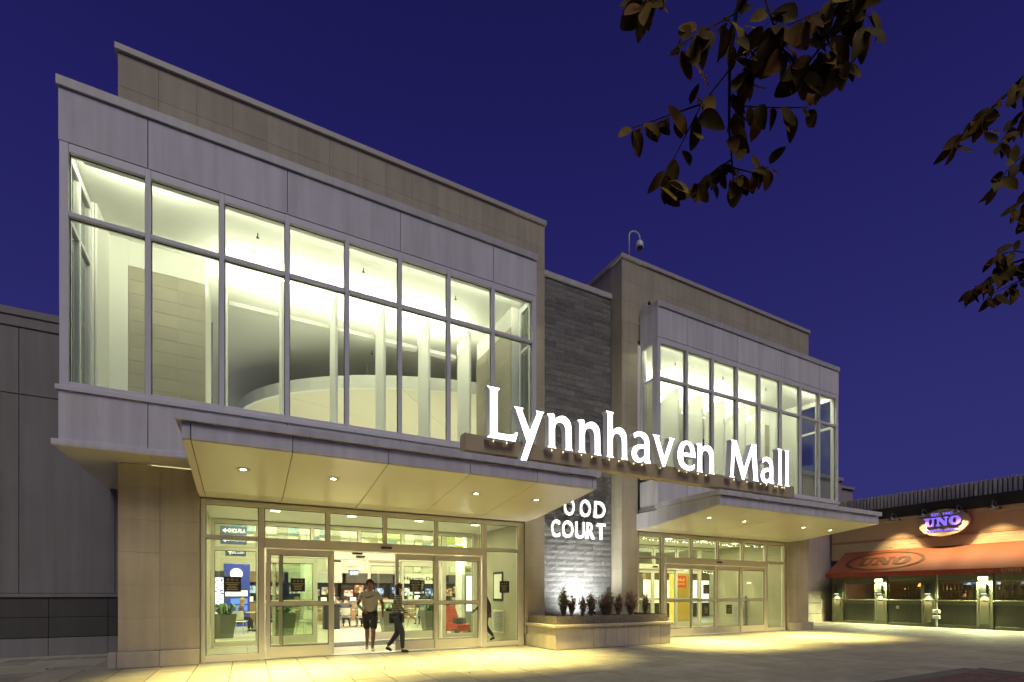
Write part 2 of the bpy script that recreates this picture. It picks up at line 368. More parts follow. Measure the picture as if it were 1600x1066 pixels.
# ================================================================== GROUND
g = MB(); g.add([(-400, -400, -0.06), (400, -400, -0.06), (400, 400, -0.06), (-400, 400, -0.06)], [(0, 1, 2, 3)])
tag(g.build('ground', 'ground'), 'dark asphalt ground around the mall', kind='structure')
pave = BX('pavement', 'mortar', None, -22, 26.7, -6, 15.3, -0.055, -0.008)
tag(pave, 'pale concrete slab pavement before the mall entrances', kind='structure')
PW = 0.618
def cam_size(x, y):
    s_, c_ = sin(radians(28.06)), cos(radians(28.06)); t = x * s_ + y * c_; r = x * c_ - y * s_
    if t < 2: return 0
    u = 800 + 775.46 * r / t; v = 928 + 775.46 * CAMZ / t
    if u < -80 or u > 1680 or v > 1130: return 0
    return 1.0 / t ** 3
cells = []
for j in range(-8, 35):
    y0 = -5.0 + j * PW
    if y0 + PW > 15.28: continue
    off = 0
    for i in range(-36, 44):
        x0 = -0.893 + i * PW + off
        if x0 < -21.9 or x0 + PW > 26.6: continue
        if x0 + PW / 2 < 12.45 and y0 + PW / 2 < 4.45: continue          # brick bed
        cx, cy = x0 + PW / 2, y0 + PW / 2
        if cy > 12.1 and -2.3 < cx < 20.2: continue
        cells.append((cam_size(cx, cy), x0, y0))
cells.sort(reverse=True)
slab_me = [MB().cbox(-PW / 2 + 0.008, PW / 2 - 0.008, -PW / 2 + 0.006, PW / 2 - 0.006, -0.05, 0.0, c=0.004).mesh('paving_slab', 'paver')]
rest = MB()
for k, (sz, x0, y0) in enumerate(cells):
    if k < 300 and sz > 0:
        o = link('paving_slab', slab_me[0], pave, (x0 + PW / 2, y0 + PW / 2, random.uniform(-0.0015, 0.0015)))
    else:
        rest.box(x0 + 0.008, x0 + PW - 0.008, y0 + 0.006, y0 + PW - 0.006, -0.05, random.uniform(-0.0015, 0.0015))
tag(rest.build('paving_slabs', 'paver', pave), kind='stuff')
# dark brick bed at the kerb
bed = BX('brick_path', 'mortar', None, -20, 12.42, -6, 4.42, -0.05, -0.006); tag(bed, 'dark red brick paving at the kerb', kind='structure')
bb = MB(); bs = []
for i in range(0, 12):                                   # border slabs
    piece('border_slab', 'kerb_dark', bed, 12.42 - (i + 1) * 0.6 + 0.004, 12.42 - i * 0.6 - 0.004, 4.12, 4.42, -0.04, 0.002, c=0.004)
for i in range(0, 7):
    piece('border_slab', 'kerb_dark', bed, 12.12, 12.42, 4.11 - (i + 1) * 0.6 + 0.004, 4.11 - i * 0.6 - 0.004, -0.04, 0.002, c=0.004)
n_b = 0
for j in range(0, 60):
    for i in range(0, 52):
        x1 = 12.11 - i * 0.205 - (0.1 if j % 2 else 0); y1 = 4.11 - j * 0.105
        if cam_size(x1, y1) > 0 and n_b < 300:
            piece('brick', 'brick', bed, x1 - 0.2, x1 - 0.004, y1 - 0.101, y1 - 0.004, -0.045, 0.0, c=0.004); n_b += 1
        else:
            bb.box(x1 - 0.2, x1 - 0.004, y1 - 0.101, y1 - 0.004, -0.045, 0.0)
tag(bb.build('bricks', 'brick', bed), kind='stuff')

# ================================================================== INTERIOR SHELL (food court below, lobby above)
fl = BX('interior_floor', 'grout', None, -14, 28, 12.1, 40, -0.05, -0.012); tag(fl, 'pale tiled food court floor', kind='structure')
FT = 0.9; fr = MB(); cnt = 0; fcells = []
for i in range(-15, 31):
    for j in range(0, 31):
        x0 = -0.9 + i * FT; y0 = 12.25 + j * FT
        if x0 < -13.9 or x0 + FT > 27.9: continue
        fcells.append((y0 + 0.3 * abs(x0 - 3), x0, y0))
fcells.sort()
ft_me = MB().cbox(-FT / 2 + 0.004, FT / 2 - 0.004, -FT / 2 + 0.004, FT / 2 - 0.004, -0.03, 0, c=0.003).mesh('floor_tile', 'int_floor')
for k, (q, x0, y0) in enumerate(fcells):
    if k < 180: link('floor_tile', ft_me, fl, (x0 + FT / 2, y0 + FT / 2, 0))
    else: fr.box(x0 + 0.004, x0 + FT - 0.004, y0 + 0.004, y0 + FT - 0.004, -0.03, 0)
tag(fr.build('floor_tiles', 'int_floor', fl), kind='stuff')
iw = MB()
iw.box(-14.2, -14, 15.4, 40, 0, 5.2); iw.box(28, 28.2, 15.6, 40, 0, 5.2); iw.box(-14.2, 28.2, 40, 40.2, 0, 5.2)
tag(iw.build('interior_wall', 'cream'), 'cream food court walls', kind='structure')
ic = BX('interior_ceiling', 'ceiling_white', None, -14.2, 28.2, 15.75, 40.2, 5.0, 5.15); tag(ic, 'white food court ceiling', kind='structure')
# lobby behind the upper windows
lw = MB()
lw.box(-2.87, 20.73, 30, 30.2, 4.9, 9.5)
lw.box(-2.87, -0.9, 17.0, 17.1, 4.9, 9.42)
tag(lw.build('lobby_wall', 'grey_wall'), 'grey far wall of the upper lobby', kind='structure')
lc = BX('lobby_ceiling', 'ceiling_white', None, -2.86, 20.72, 13.12, 30.2, 9.42, 9.5); tag(lc, 'white lobby ceiling behind the upper windows', kind='structure')
BX('lobby_floor', 'white', None, -2.86, 20.72, 13.12, 30.2, 5.16, 5.2)['kind'] = 'structure'
area('void_glow', (8.93, 19.5, 5.3), (0, 0, 1), 18, 9, 520, (1.0, 0.95, 0.76))      # unseen lamp added for light from the food court below
# big oval ceiling disc
disc = thing('oval_ceiling_drum', 'large cream oval ceiling drum hanging in the upper lobby', 'ceiling drum', (8.93, 21.3, 8.0))
n = 72; rim = MB(); und = MB()
EX = lambda a, k=1.0: (8.93 + 9.3 * k * cos(a), 21.3 + 6.6 * k * sin(a))
vs = []; fs = []
for i in range(n):
    x, y = EX(2 * pi * i / n); vs += [(x, y, 8.38), (x, y, 7.98)]
    x, y = EX(2 * pi * i / n, 0.985); vs += [(x, y, 8.38), (x, y, 7.98)]
for i in range(n):
    a, b = 4 * i, 4 * ((i + 1) % n)
    fs += [(a, a + 1, b + 1, b), (a + 1, a + 3, b + 3, b + 1), (a + 3, a + 2, b + 2, b + 3), (a + 2, a, b, b + 2)]
rim.add(vs, fs).build('rim', 'white', disc)
for k in range(12):
    w = MB(); a0, a1 = 2 * pi * k / 12 + 0.0015, 2 * pi * (k + 1) / 12 - 0.0015
    ring = [EX(a0 + (a1 - a0) * t / 6, 0.98) for t in range(7)]
    ring2 = [EX(a0 + (a1 - a0) * t / 6, 0.08) for t in range(7)]
    pl = [(x, y, 8.02) for x, y in ring] + [(x, y, 8.25) for x, y in ring2[::-1]]
    pl2 = [(x, y, z + 0.03) for x, y, z in pl]
    m_ = len(pl); w.add(pl + pl2, [tuple(range(m_)), tuple(range(m_, 2 * m_))[::-1]] + [(i, (i + 1) % m_, m_ + (i + 1) % m_, m_ + i) for i in range(m_)])
    w.build('ceiling_segment', 'cream', disc)
for k in range(8):
    a = 2 * pi * k / 8; x, y = EX(a, 0.8)
    MB().tube([(x, y, 8.1), (x, y, 9.42)], 0.015, 6).build('hanger_rod', 'steel', disc)

# ================================================================== THE TWO MIRRORED PAVILIONS
MUL = [-1.632, -0.446, 0.733, 1.932, 3.111, 4.309, 5.497]
YB, YP, YS = 11.31, 12.10, 12.20
def glazing(parent, xm, Y, xs0, xs1, zs0, zs1, name='window_pane', g_='glass'):
    """one pane with its dark gasket"""
    x0, x1 = sorted((xm(xs0), xm(xs1)))
    p = BX(name, g_, parent, x0, x1, Y, Y + 0.012, zs0, zs1)
    k = MB(); w = 0.014
    k.box(x0, x1, Y - 0.012, Y - 0.001, zs1 - w, zs1); k.box(x0, x1, Y - 0.012, Y - 0.001, zs0, zs0 + w * 0.6)
    k.box(x0, x0 + w, Y - 0.012, Y - 0.001, zs0 + w * 0.6, zs1 - w); k.box(x1 - w, x1, Y - 0.012, Y - 0.001, zs0 + w * 0.6, zs1 - w)
    k.build('gasket', 'gasket', p)  # black bars also stand in for the shadow line at the pane edge
    return p
def storefront(root, xm, Y, open_left, name='storefront'):
    """aluminium entrance screen: side lights, transoms, door header, fixed and sliding leaves"""
    D = 0.12
    fr = MB()
    def V(x0, x1, z0, z1, y0=0.0, y1=D): a, b = sorted((xm(x0), xm(x1))); fr.cbox(a, b, Y + y0, Y + y1, z0, z1, c=0.005)
    V(-0.864, -0.777, 0.0, 3.45); V(0.215, 0.33, 0.0, 3.34); V(5.60, 5.736, 0.0, 3.34); V(6.70, 6.885, 0.0, 3.45)
    V(-0.776, 6.699, 3.341, 3.45)                                        # head
    for a, b in ((-0.776, 0.214), (5.737, 6.699)):
        V(a, b, 2.616, 2.697); V(a, b, 0.03, 0.15)
    for x in (1.65, 2.98, 4.30): V(x - 0.045, x + 0.045, 2.678, 3.34)
    frame = fr.build('entrance_frame', 'frame_light', root)
    hd = MB(); a, b = sorted((xm(0.331), xm(5.599))); hd.cbox(a, b, Y - 0.03, Y + 0.2, 2.47, 2.677, c=0.008)
    hd.build('door_header', 'frame_light', frame)
    s_ = MB(); x = xm(3.0); s_.cbox(x - 0.13, x + 0.13, Y - 0.085, Y - 0.031, 2.545, 2.60, c=0.01); s_.build('motion_sensor', 'dark_plastic', frame)
    x = xm(2.35); MB().cbox(x - 0.12, x + 0.12, Y + 0.14, Y + 0.205, 2.40, 2.455, c=0.01).build('motion_sensor', 'dark_plastic', frame)
    yg = Y + 0.05
    for a, b in ((-0.777, 0.215), (5.736, 6.70)):
        glazing(frame, xm, yg, a, b, 0.15, 2.616, 'side_pane'); glazing(frame, xm, yg, a, b, 2.697, 3.341, 'transom_pane')
    xs = [0.33, 1.65, 2.98, 4.30, 5.60]
    for i in range(4): glazing(frame, xm, yg, xs[i] + (0.045 if i else 0), xs[i + 1] - (0.045 if i < 3 else 0), 2.678, 3.341, 'transom_pane')
    def leaf(x0, x1, y, nm):
        l = MB()
        def V2(a, b, z0, z1): p, q = sorted((xm(a), xm(b))); l.cbox(p, q, y, y + 0.055, z0, z1, c=0.004)
        V2(x0, x0 + 0.075, 0.04, 2.45); V2(x1 - 0.075, x1, 0.04, 2.45)
        V2(x0 + 0.0755, x1 - 0.0755, 2.32, 2.45); V2(x0 + 0.0755, x1 - 0.0755, 1.185, 1.27); V2(x0 + 0.0755, x1 - 0.0755, 0.04, 0.27)
        d = l.build(nm, 'frame_light', root)
        glazing(d, xm, y + 0.025, x0 + 0.075, x1 - 0.075, 1.27, 2.32, 'door_pane'); glazing(d, xm, y + 0.025, x0 + 0.075, x1 - 0.075, 0.27, 1.185, 'door_pane')
        return d
    leaf(0.37, 1.745, Y, 'fixed_door_leaf'); leaf(4.264, 5.555, Y, 'fixed_door_leaf')
    if open_left: leaf(0.62, 1.80, Y + 0.07, 'sliding_door_leaf'); r = leaf(3.25, 4.32, Y + 0.07, 'sliding_door_leaf')
    else: leaf(1.70, 3.0, Y + 0.07, 'sliding_door_leaf'); r = leaf(3.03, 4.32, Y + 0.07, 'sliding_door_leaf')
    th = BX('threshold', 'steel', root, *sorted((xm(0.35), xm(5.58))), Y - 0.02, Y + 0.16, 0.003, 0.018)
    return frame, r

def pavilion(mir, label):
    xm = (lambda x: 17.86 - x) if mir else (lambda x: x)
    root = thing('entrance_pavilion', label, 'building', (xm(2.0), 12.1, 0), 'mall entrance pavilions')
    def B(mb, x0, x1, *a): return mb.box(xm(x0), xm(x1), *a)
    # ---- stone tower
    core = MB()
    B(core, -2.19, 7.48, 12.13, 24, 9.55, 11.95)
    B(core, 6.92, 7.48, 12.13, 15.3, 0, 9.549)
    B(core, -2.19, -0.90, 12.13, 15.32, 0, 4.0)
    wall = core.build('stone_wall', 'stone_joint', root)
    ph = 0.65; cw = 9.73 / 15
    def spanel(x0, x1, y0, y1, z0, z1): piece('stone_panel', 'stone', wall, xm(x0), xm(x1), y0, y1, z0, z1, c=0.0016, jit=0.0005)
    gp = 0.0016
    for r in range(19):
        z1 = 11.98 - r * ph; z0 = max(z1 - ph, 0.32)
        if z1 - z0 < 0.1: continue
        for k in range(15):
            x0 = -2.22 + k * cw; x1 = x0 + cw
            if z1 < 10.2 and k < 14: continue
            spanel(x0 + gp, x1 - gp, 12.10, 12.128, z0 + gp, z1 - gp)
        # return face towards the dark centre wall
        yy = [12.131, 12.61] + ([13.26, 13.91, 14.56, 15.21, 15.86] if z1 > 10.9 else [])
        for a, b in zip(yy[:-1], yy[1:]): spanel(7.482, 7.51, a + gp, b - gp, z0 + gp, z1 - gp)
    for r in range(6):
        z0 = 0.32 + r * 0.65; z1 = min(z0 + 0.65, 4.0)
        for a, b in ((-2.22, -1.547), (-1.547, -0.874)): spanel(a + gp, b - gp, 12.10, 12.128, z0 + gp, z1 - gp)
        for a, b in ((12.131, 12.9), (12.9, 13.7), (13.7, 14.5), (14.5, 15.3)): spanel(-2.22, -2.192, a + gp, b - gp, z0 + gp, z1 - gp)
    # base course
    for a, b in ((-2.36, -2.222), (-2.218, -1.549), (-1.545, -0.872)):
        piece('base_stone', 'stone_base', wall, xm(a), xm(b), 11.98, 12.13, 0.0, 0.315, c=0.012)
    piece('base_stone', 'stone_base', wall, xm(6.89), xm(7.55), 11.98, 12.098, 0.0, 0.315, c=0.012)
    cp = MB(); cp.cbox(xm(-2.27), xm(7.56), 12.05, 24.1, 11.985, 12.12, c=0.01); cp.build('tower_coping', 'tan_coping', root)
    # ---- projecting window box
    pc = MB()
    B(pc, -2.87, 6.74, 11.345, 12.098, 9.43, 10.29); B(pc, -2.87, -2.23, 12.0985, 15.3, 9.43, 10.29)
    B(pc, -2.87, 6.74, 11.345, 12.098, 4.06, 5.0); B(pc, -2.87, -2.23, 12.0985, 15.3, 4.06, 5.0)
    box = pc.build('window_box', 'panel_joint', root)
    xs = [-2.90, MUL[0], MUL[2], MUL[4], MUL[6], 6.77]
    for a, b in zip(xs[:-1], xs[1:]):
        a_ = a + (0.006 if a > -2.8 else 0); b_ = b - (0.006 if b < 6.7 else 0)
        piece('metal_panel', 'panel', box, xm(a_), xm(b_), 11.31, 11.343, 9.35, 10.262, c=0.004)
        piece('metal_panel', 'panel', box, xm(a_), xm(b_), 11.31, 11.343, 4.135, 4.995, c=0.004)
    for z0, z1 in ((9.35, 10.262), (4.135, 4.995)):
        piece('metal_panel', 'panel', box, xm(6.742), xm(6.77), 11.345, 12.095, z0, z1, c=0.004)
        for a, b in ((11.345, 13.3), (13.31, 15.29)): piece('metal_panel', 'panel', box, xm(-2.90), xm(-2.872), a, b, z0, z1, c=0.004)
    cp = MB(); cp.cbox(xm(-2.93), xm(6.80), 11.27, 12.095, 10.275, 10.45, c=0.008); cp.build('box_coping', 'coping', box)
    cp = MB(); cp.cbox(xm(-2.93), xm(-2.23), 12.10, 15.3, 10.275, 10.45, c=0.008); cp.build('box_coping', 'coping', box)
    lp = MB(); lp.cbox(xm(-2.98), xm(6.82), 11.235, 12.095, 4.03, 4.13, c=0.005); lp.build('box_lip', 'panel', box)
    lp = MB(); lp.cbox(xm(-2.98), xm(-2.235), 12.10, 15.3, 4.03, 4.13, c=0.005); lp.build('box_lip', 'panel', box)
    for a, b in ((-2.975, -1.64), (-1.632, -0.90)): piece('soffit_panel', 'soffit', box, xm(a), xm(b), 11.24, 12.095, 4.018, 4.028, c=0.002)
    for a, b in ((12.105, 13.7), (13.71, 15.29)): piece('soffit_panel', 'soffit', box, xm(-2.975), xm(-2.24), a, b, 4.018, 4.028, c=0.002)
    sl = MB(); sl.cbox(xm(-2.94), xm(6.81), 11.27, 11.45, 5.0, 5.088, c=0.006); sl.build('window_sill', 'frame', box)
    # frame members
    FD = (11.315, 11.47)
    def FM(nm, x0, x1, z0, z1, y0=FD[0], y1=FD[1]): m_ = MB(); m_.cbox(xm(x0), xm(x1), y0, y1, z0, z1, c=0.006); return m_.build(nm, 'frame', box)
    FM('corner_post', -2.89, -2.765, 5.089, 9.345); FM('corner_post', 6.645, 6.765, 5.089, 9.345)
    edges = [-2.765] + MUL + [6.645]; hw = 0.044
    for x in MUL: FM('mullion', x - hw, x + hw, 5.089, 9.345)
    for i in range(8):
        a = edges[i] + (hw if i else 0); b = edges[i + 1] - (hw if i < 7 else 0)
        FM('head_rail', a, b, 9.19, 9.345, 11.32); FM('bottom_rail', a, b, 5.089, 5.17, 11.32); FM('transom_bar', a, b, 8.07, 8.15, 11.32)
        glazing(box, xm, 11.40, a, b, 5.17, 8.07); glazing(box, xm, 11.40, a, b, 8.15, 9.19)
    # glazed short side (towards the dark wall) and the long side (far end)
    def side(x0, x1, ya, yb, posts):
        m_ = MB()
        for y in posts: m_.cbox(xm(x0), xm(x1), y, y + 0.09, 5.089, 9.345, c=0.005)
        for z0, z1 in ((5.089, 5.17), (8.07, 8.15), (9.19, 9.345)):
            for p, q in zip(posts[:-1], posts[1:]): m_.cbox(xm(x0), xm(x1), p + 0.0905, q - 0.0005, z0, z1, c=0.005)
        f_ = m_.build('side_frame', 'frame', box)
        for p, q in zip(posts[:-1], posts[1:]):
            for z0, z1 in ((5.17, 8.07), (8.15, 9.19)):
                xx = (xm(x0) + xm(x1)) / 2
                BX('side_glass', 'glass', f_, xx - 0.006, xx + 0.006, p + 0.09, q, z0, z1)
    side(6.66, 6.76, 11.48, 12.09, [11.475, 12.0])
    side(-2.88, -2.78, 11.48, 13.0, [11.475, 12.05, 12.80])
    BX('side_wall', 'white', box, xm(-2.87), xm(-2.75), 12.895, 15.3, 5.0, 9.42)
    # ---- inside the box
    inn = MB()
    B(inn, -2.74, -2.37, 13.9, 14.0, 5.2, 9.415); B(inn, -2.3699, -0.885, 13.93, 14.0, 8.85, 9.415)
    B(inn, -0.93, -0.885, 14.001, 16.0, 5.2, 9.415)
    B(inn, 6.46, 6.918, 12.14, 14.5, 5.2, 9.415)
    B(inn, -2.369, -0.93, 13.95, 14.0, 5.2, 8.849)
    B(inn, -2.74, -2.70, 12.9, 13.899, 5.2, 9.415)
    iw_ = inn.build('inner_wall', 'white', root)
    for r in range(12):
        z0 = 5.22 + r * 0.302
        for a, b in ((-2.365, -1.95), (-1.945, -1.42), (-1.415, -0.89)): piece('wall_tile', 'tile', iw_, xm(a), xm(b), 13.925, 13.949, z0 + 0.002, z0 + 0.300, c=0.001)
        for a, b in ((12.15, 12.93), (12.935, 13.71), (13.715, 14.49)): piece('wall_tile', 'tile', iw_, xm(6.435), xm(6.459), a, b, z0 + 0.002, z0 + 0.300, c=0.001)
    BX('box_floor', 'white', root, *sorted((xm(-2.74), xm(6.64))), 11.48, 13.119, 5.14, 5.19)
    BX('box_ceiling', 'ceiling_white', root, *sorted((xm(-2.86), xm(6.735))), 11.36, 12.10, 9.40, 9.425)
    BX('box_ceiling', 'ceiling_white', root, *sorted((xm(-2.86), xm(6.91))), 12.101, 13.119, 9.40, 9.425)
    for x in MUL[1:]:
        f_ = BX('light_fin', 'white', root, xm(x) - 0.03, xm(x) + 0.03, 12.80, 13.70, 5.2, 8.78, c=0.006)
        MB().tube([(xm(x), 12.95, 8.77), (xm(x), 12.95, 9.42)], 0.012, 6).build('fin_rod', 'white', f_)
        MB().tube([(xm(x), 13.55, 8.77), (xm(x), 13.55, 9.42)], 0.012, 6).build('fin_rod', 'white', f_)
    # uplight troughs between the fins
    for a, b in zip(MUL[1:-1], MUL[2:]):
        t_ = MB(); y0, y1 = 13.72, 13.92; xa, xb = sorted((xm(a + 0.05), xm(b - 0.05)))
        t_.box(xa, xb, y0, y1, 8.40, 8.43); t_.box(xa, xb, y0, y0 + 0.02, 8.4301, 8.50); t_.box(xa, xb, y1 - 0.02, y1, 8.4301, 8.50)
        t_.build('light_trough', 'white', root)
        area('trough_lamp', ((xa + xb) / 2, 13.82, 8.46), (0, -0.10, 1), xb - xa - 0.1, 0.12, 62, UP)
    for a, b in zip(MUL[1:-1], MUL[2:]):
        x = xm((a + b) / 2); y = 13.0
        MB().lathe([(0.05, 9.385), (0.075, 9.385), (0.075, 9.399), (0.05, 9.399)], x, y, 14).build('fin_fill_lamp', 'trim_ring', root); spot('fin_fill_beam', (x, y, 9.37), (0, 0.06, -1), 150, UP, 96, 0.9, 0.05)  # rings and spots added to brighten the fins
    hx = BX('fill_lamp_housing', 'white', root, *sorted((xm(-2.6), xm(6.5))), 11.475, 11.54, 9.20, 9.395)  # housing added to hide the gallery fill lamps
    area('head_fill_lamp', (xm(1.95), 11.56, 9.30), (0, 0.85, -0.5), 9.0, 0.08, 105, UP)  # unseen lamp added to brighten the gallery
    area('head_fill_lamp', (xm(-1.8), 11.60, 9.30), (0, 0.8, -0.6), 1.6, 0.10, 34, UP)  # second added lamp, brightens the outer end of the gallery
    for x, y in ((0.2, 12.3), (2.5, 12.4), (4.9, 12.4), (1.4, 15.5), (3.6, 16.5)):
        MB().tube([(xm(x), y, 9.30), (xm(x), y, 9.42)], 0.012, 6).lathe([(0.001, 9.29), (0.035, 9.30), (0.035, 9.31), (0.001, 9.32)], xm(x), y, 8).build('sprinkler_head', 'dark_plastic', root)
    # ---- canopy
    prof = [(8.97, 3.83), (11.55, 3.53), (12.16, 3.51), (12.16, 4.0), (11.22, 4.0), (11.22, 4.10), (8.97, 4.10)]
    cb = MB(); cb.prism(prof, xm(-0.82), xm(6.86), 'X'); can = cb.build('canopy', 'panel_joint', root)
    sx = [-0.876, -0.76, 0.66, 2.24, 3.84, 5.37, 6.80, 6.91]
    for a, b in zip(sx[:-1], sx[1:]):
        a_ = a + (0.006 if a > -0.8 else 0); b_ = b - (0.006 if b < 6.9 else 0)
        piece('fascia_panel', 'panel', can, xm(a_), xm(b_), 8.93, 8.968, 3.80, 4.048, c=0.003)
        sp = MB(); sp.prism([(8.969, 3.79), (11.55, 3.492), (12.155, 3.474), (12.155, 3.505), (11.55, 3.524), (8.969, 3.824)], xm(a_), xm(b_), 'X'); sp.build('soffit_panel', 'soffit', can)
    for a, b in ((-0.876, -0.822), (6.862, 6.91)):
        sp = MB(); sp.prism([(8.97, 3.826), (11.55, 3.527), (12.155, 3.507), (12.155, 3.995), (11.22, 3.995), (11.22, 4.048), (8.97, 4.048)], xm(a), xm(b), 'X'); sp.build('side_panel', 'panel', can)
    cs = [-0.955, 0.92, 3.05, 4.75, 6.985]
    for a, b in zip(cs[:-1], cs[1:]): piece('fascia_cap', 'panel', can, xm(a + 0.002), xm(b - 0.002), 8.86, 9.0, 4.06, 4.185, c=0.004)
    for a, b in ((-0.955, -0.82), (6.85, 6.985)): BX('fascia_cap', 'panel', can, *sorted((xm(a), xm(b))), 9.002, 11.22, 4.06, 4.185, c=0.004)
    BX('canopy_roof', 'coping', can, *sorted((xm(-0.818), xm(6.848))), 9.003, 11.219, 4.101, 4.15)
    slope = math.atan2(3.79 - 3.492, 11.55 - 8.969)
    for x in (-0.067, 1.46, 4.46, 6.0):
        y = 10.05; z = 3.79 - (y - 8.969) * math.tan(slope)
        ring = MB().lathe([(0.085, -0.002), (0.118, -0.002), (0.122, -0.008), (0.118, -0.012), (0.085, -0.006)], 0, 0, 24).mesh('downlight', 'trim_ring')
        o = link('downlight', ring, can, (xm(x), y, z)); o.rotation_euler = (-slope, 0, 0)
        le = MB().lathe([(0.001, -0.006), (0.05, -0.006), (0.086, -0.004), (0.086, -0.001), (0.001, -0.001)], 0, 0, 24).mesh('lens', 'lens')
        l2 = link('lens', le, None); l2.parent = o
        spot('downlight_beam', (xm(x), y, z - 0.03), (0, 0, -1), 3100, WARM, 76, 1.0, 0.07)
    # ---- storefront and vestibule
    f1, leaf_ = storefront(root, xm, YS, not mir)
    f2, leaf2 = storefront(root, xm, 15.35, not mir)
    vs = MB(); B(vs, -0.88, 6.90, 12.33, 15.34, 3.47, 3.53); B(vs, -0.88, 6.90, 15.48, 15.74, 3.455, 5.1); vs.build('vestibule_ceiling', 'ceiling_white', root)
    for x in (0.6, 2.4, 4.2, 5.9):
        MB().cbox(xm(x) - 0.10, xm(x) + 0.10, 13.3, 13.45, 3.455, 3.469, c=0.003).build('ceiling_light', 'dim_lens', root)
    area('vestibule_lamp', (xm(3.0), 13.8, 3.44), (0, 0, -1), 6.0, 1.6, 190, INT)
    for a, b in ((-0.899, -0.87), (6.89, 6.919)): BX('vestibule_wall', 'vest_wall', root, *sorted((xm(a), xm(b))), 12.33, 15.34, 0, 3.46)
    BX('floor_mat', 'mat_dark', root, *sorted((xm(1.9), xm(4.6))), 14.2, 15.2, 0.003, 0.012)
    return root
P1 = pavilion(False, 'nearer tan stone and grey panel pavilion, its glazed box topped by the taller tower')
P2 = pavilion(True, 'farther tan stone and grey panel pavilion between the planter and the orange awning')
# ================================================================== DARK CENTRE WALL
dw = thing('dark_stone_wall', 'dark split-face stone wall between the two pavilions with a pale coping', 'wall', (8.93, 12.7, 0))
dcore = BX('wall_core', 'dark_joint', dw, 7.52, 10.34, 12.64, 13.0, 0, 10.93)
def rough_block(w, h, seed):
    rnd = random.Random(seed); nx, nz = 6, 2; vs = []; fs = []
    for j in range(nz + 1):
        for i in range(nx + 1):
            edge = i in (0, nx) or j in (0, nz)
            vs.append((-w / 2 + w * i / nx, 0.0 if edge else -rnd.uniform(0.004, 0.022), -h / 2 + h * j / nz))
    for j in range(nz):
        for i in range(nx): a = j * (nx + 1) + i; fs.append((a, a + 1, a + nx + 2, a + nx + 1))
    b = len(vs); vs += [(-w / 2, 0.04, -h / 2), (w / 2, 0.04, -h / 2), (w / 2, 0.04, h / 2), (-w / 2, 0.04, h / 2)]
    bl, br, tl, tr = 0, nx, nz * (nx + 1), nz * (nx + 1) + nx
    fs.append(tuple([b, b + 1] + list(range(br, bl - 1, -1)))); fs.append(tuple([b + 3] + list(range(tl, tr + 1)) + [b + 2]))
    fs.append((b, bl, nx + 1, tl, b + 3)); fs.append((b + 1, b + 2, tr, 2 * nx + 1, br))
    return MB().add(vs, fs).mesh('stone_block', 'dark_stone')
bh = 0.168; bw = 0.705
blk = [rough_block(bw - 0.006, bh - 0.006, k) for k in range(8)]; blkh = [rough_block(bw / 2 - 0.006, bh - 0.006, k + 20) for k in range(4)]
r = 0; z = 0.15
while z + bh < 10.94:
    x = 7.52
    if r % 2: seq = [0.5, 1, 1, 1, 0.5]
    else: seq = [1, 1, 1, 1]
    for q in seq:
        me = random.choice(blk if q == 1 else blkh)
        link('stone_block', me, dcore, (x + q * bw / 2, 12.612 + random.uniform(-0.006, 0.004), z + bh / 2)); x += q * bw
    z += bh; r += 1
MB().cbox(7.515, 10.345, 12.55, 13.1, 10.94, 11.09, c=0.01).build('wall_coping', 'coping', dw)
# ================================================================== WING WALLS
wl = thing('wing_wall', 'dark taupe panelled mall wall at the far left of the photo', 'wall', (-12, 15.5, 0))
core = MB().box(-30, -2.2, 15.38, 15.8, 0, 7.95).build('wall_core', 'wing', wl)
seams = [-30, -24, -19, -14, -9.6, -6.4, -4.62, -2.87, -2.21]
for i, (a, b) in enumerate(zip(seams[:-1], seams[1:])):
    proud = 0.0 if i >= 6 else 0.0
    for z0, z1 in ((1.46, 6.02), (6.03, 7.55)):
        piece('wall_panel', 'wing', core, a + 0.006, b - 0.006, 15.34, 15.379, z0 + 0.005, z1 - 0.005, c=0.004)
for (z0, z1) in ((0.0, 0.42), (0.43, 0.9), (0.905, 1.36)):
    for a, b in zip([-30, -24, -19, -14, -10, -8, -6.4, -5.2, -4.1, -3.0], [-24, -19, -14, -10, -8, -6.4, -5.2, -4.1, -3.0, -2.23]):
        piece('base_stone', 'wing' if z0 == 0 else 'wing_low', core, a + 0.004, b - 0.004, 15.30 if z0 == 0 else 15.32, 15.379, z0, z1 - 0.004, c=0.006)
MB().cbox(-30, -2.21, 15.28, 15.379, 1.365, 1.455, c=0.012).build('belt_course', 'wing', core)
MB().cbox(-30, -2.2, 15.28, 15.85, 7.80, 7.97, c=0.01).build('wall_coping', 'wing', wl)
MB().cbox(-30, -2.2, 15.31, 15.379, 7.56, 7.79, c=0.01).build('fascia_band', 'wing', wl)
MB().box(-30, -2.2, 15.81, 15.95, 0, 0.1).build('footing', 'wing_low', wl)
pl = MB().cbox(-9.0, -5.05, 15.05, 15.339, 1.47, 6.15, c=0.01).build('pilaster', 'wing', wl)
MB().cbox(-9.05, -5.0, 15.0, 15.339, 6.155, 6.25, c=0.01).build('pilaster_cap', 'wing', wl)
wr = thing('link_wall', 'pinkish stepped mall wall between the farther pavilion and the restaurant', 'wall', (24, 15.5, 0))
c2 = MB().box(20.13, 28.6, 15.42, 15.9, 0, 7.55).build('wall_core', 'wing_pink', wr)
for a, b in ((20.14, 24.95), (24.99, 27.3)):
    piece('wall_panel', 'wing_pink', c2, a, b, 15.36, 15.419, 1.62, 7.3, c=0.008)
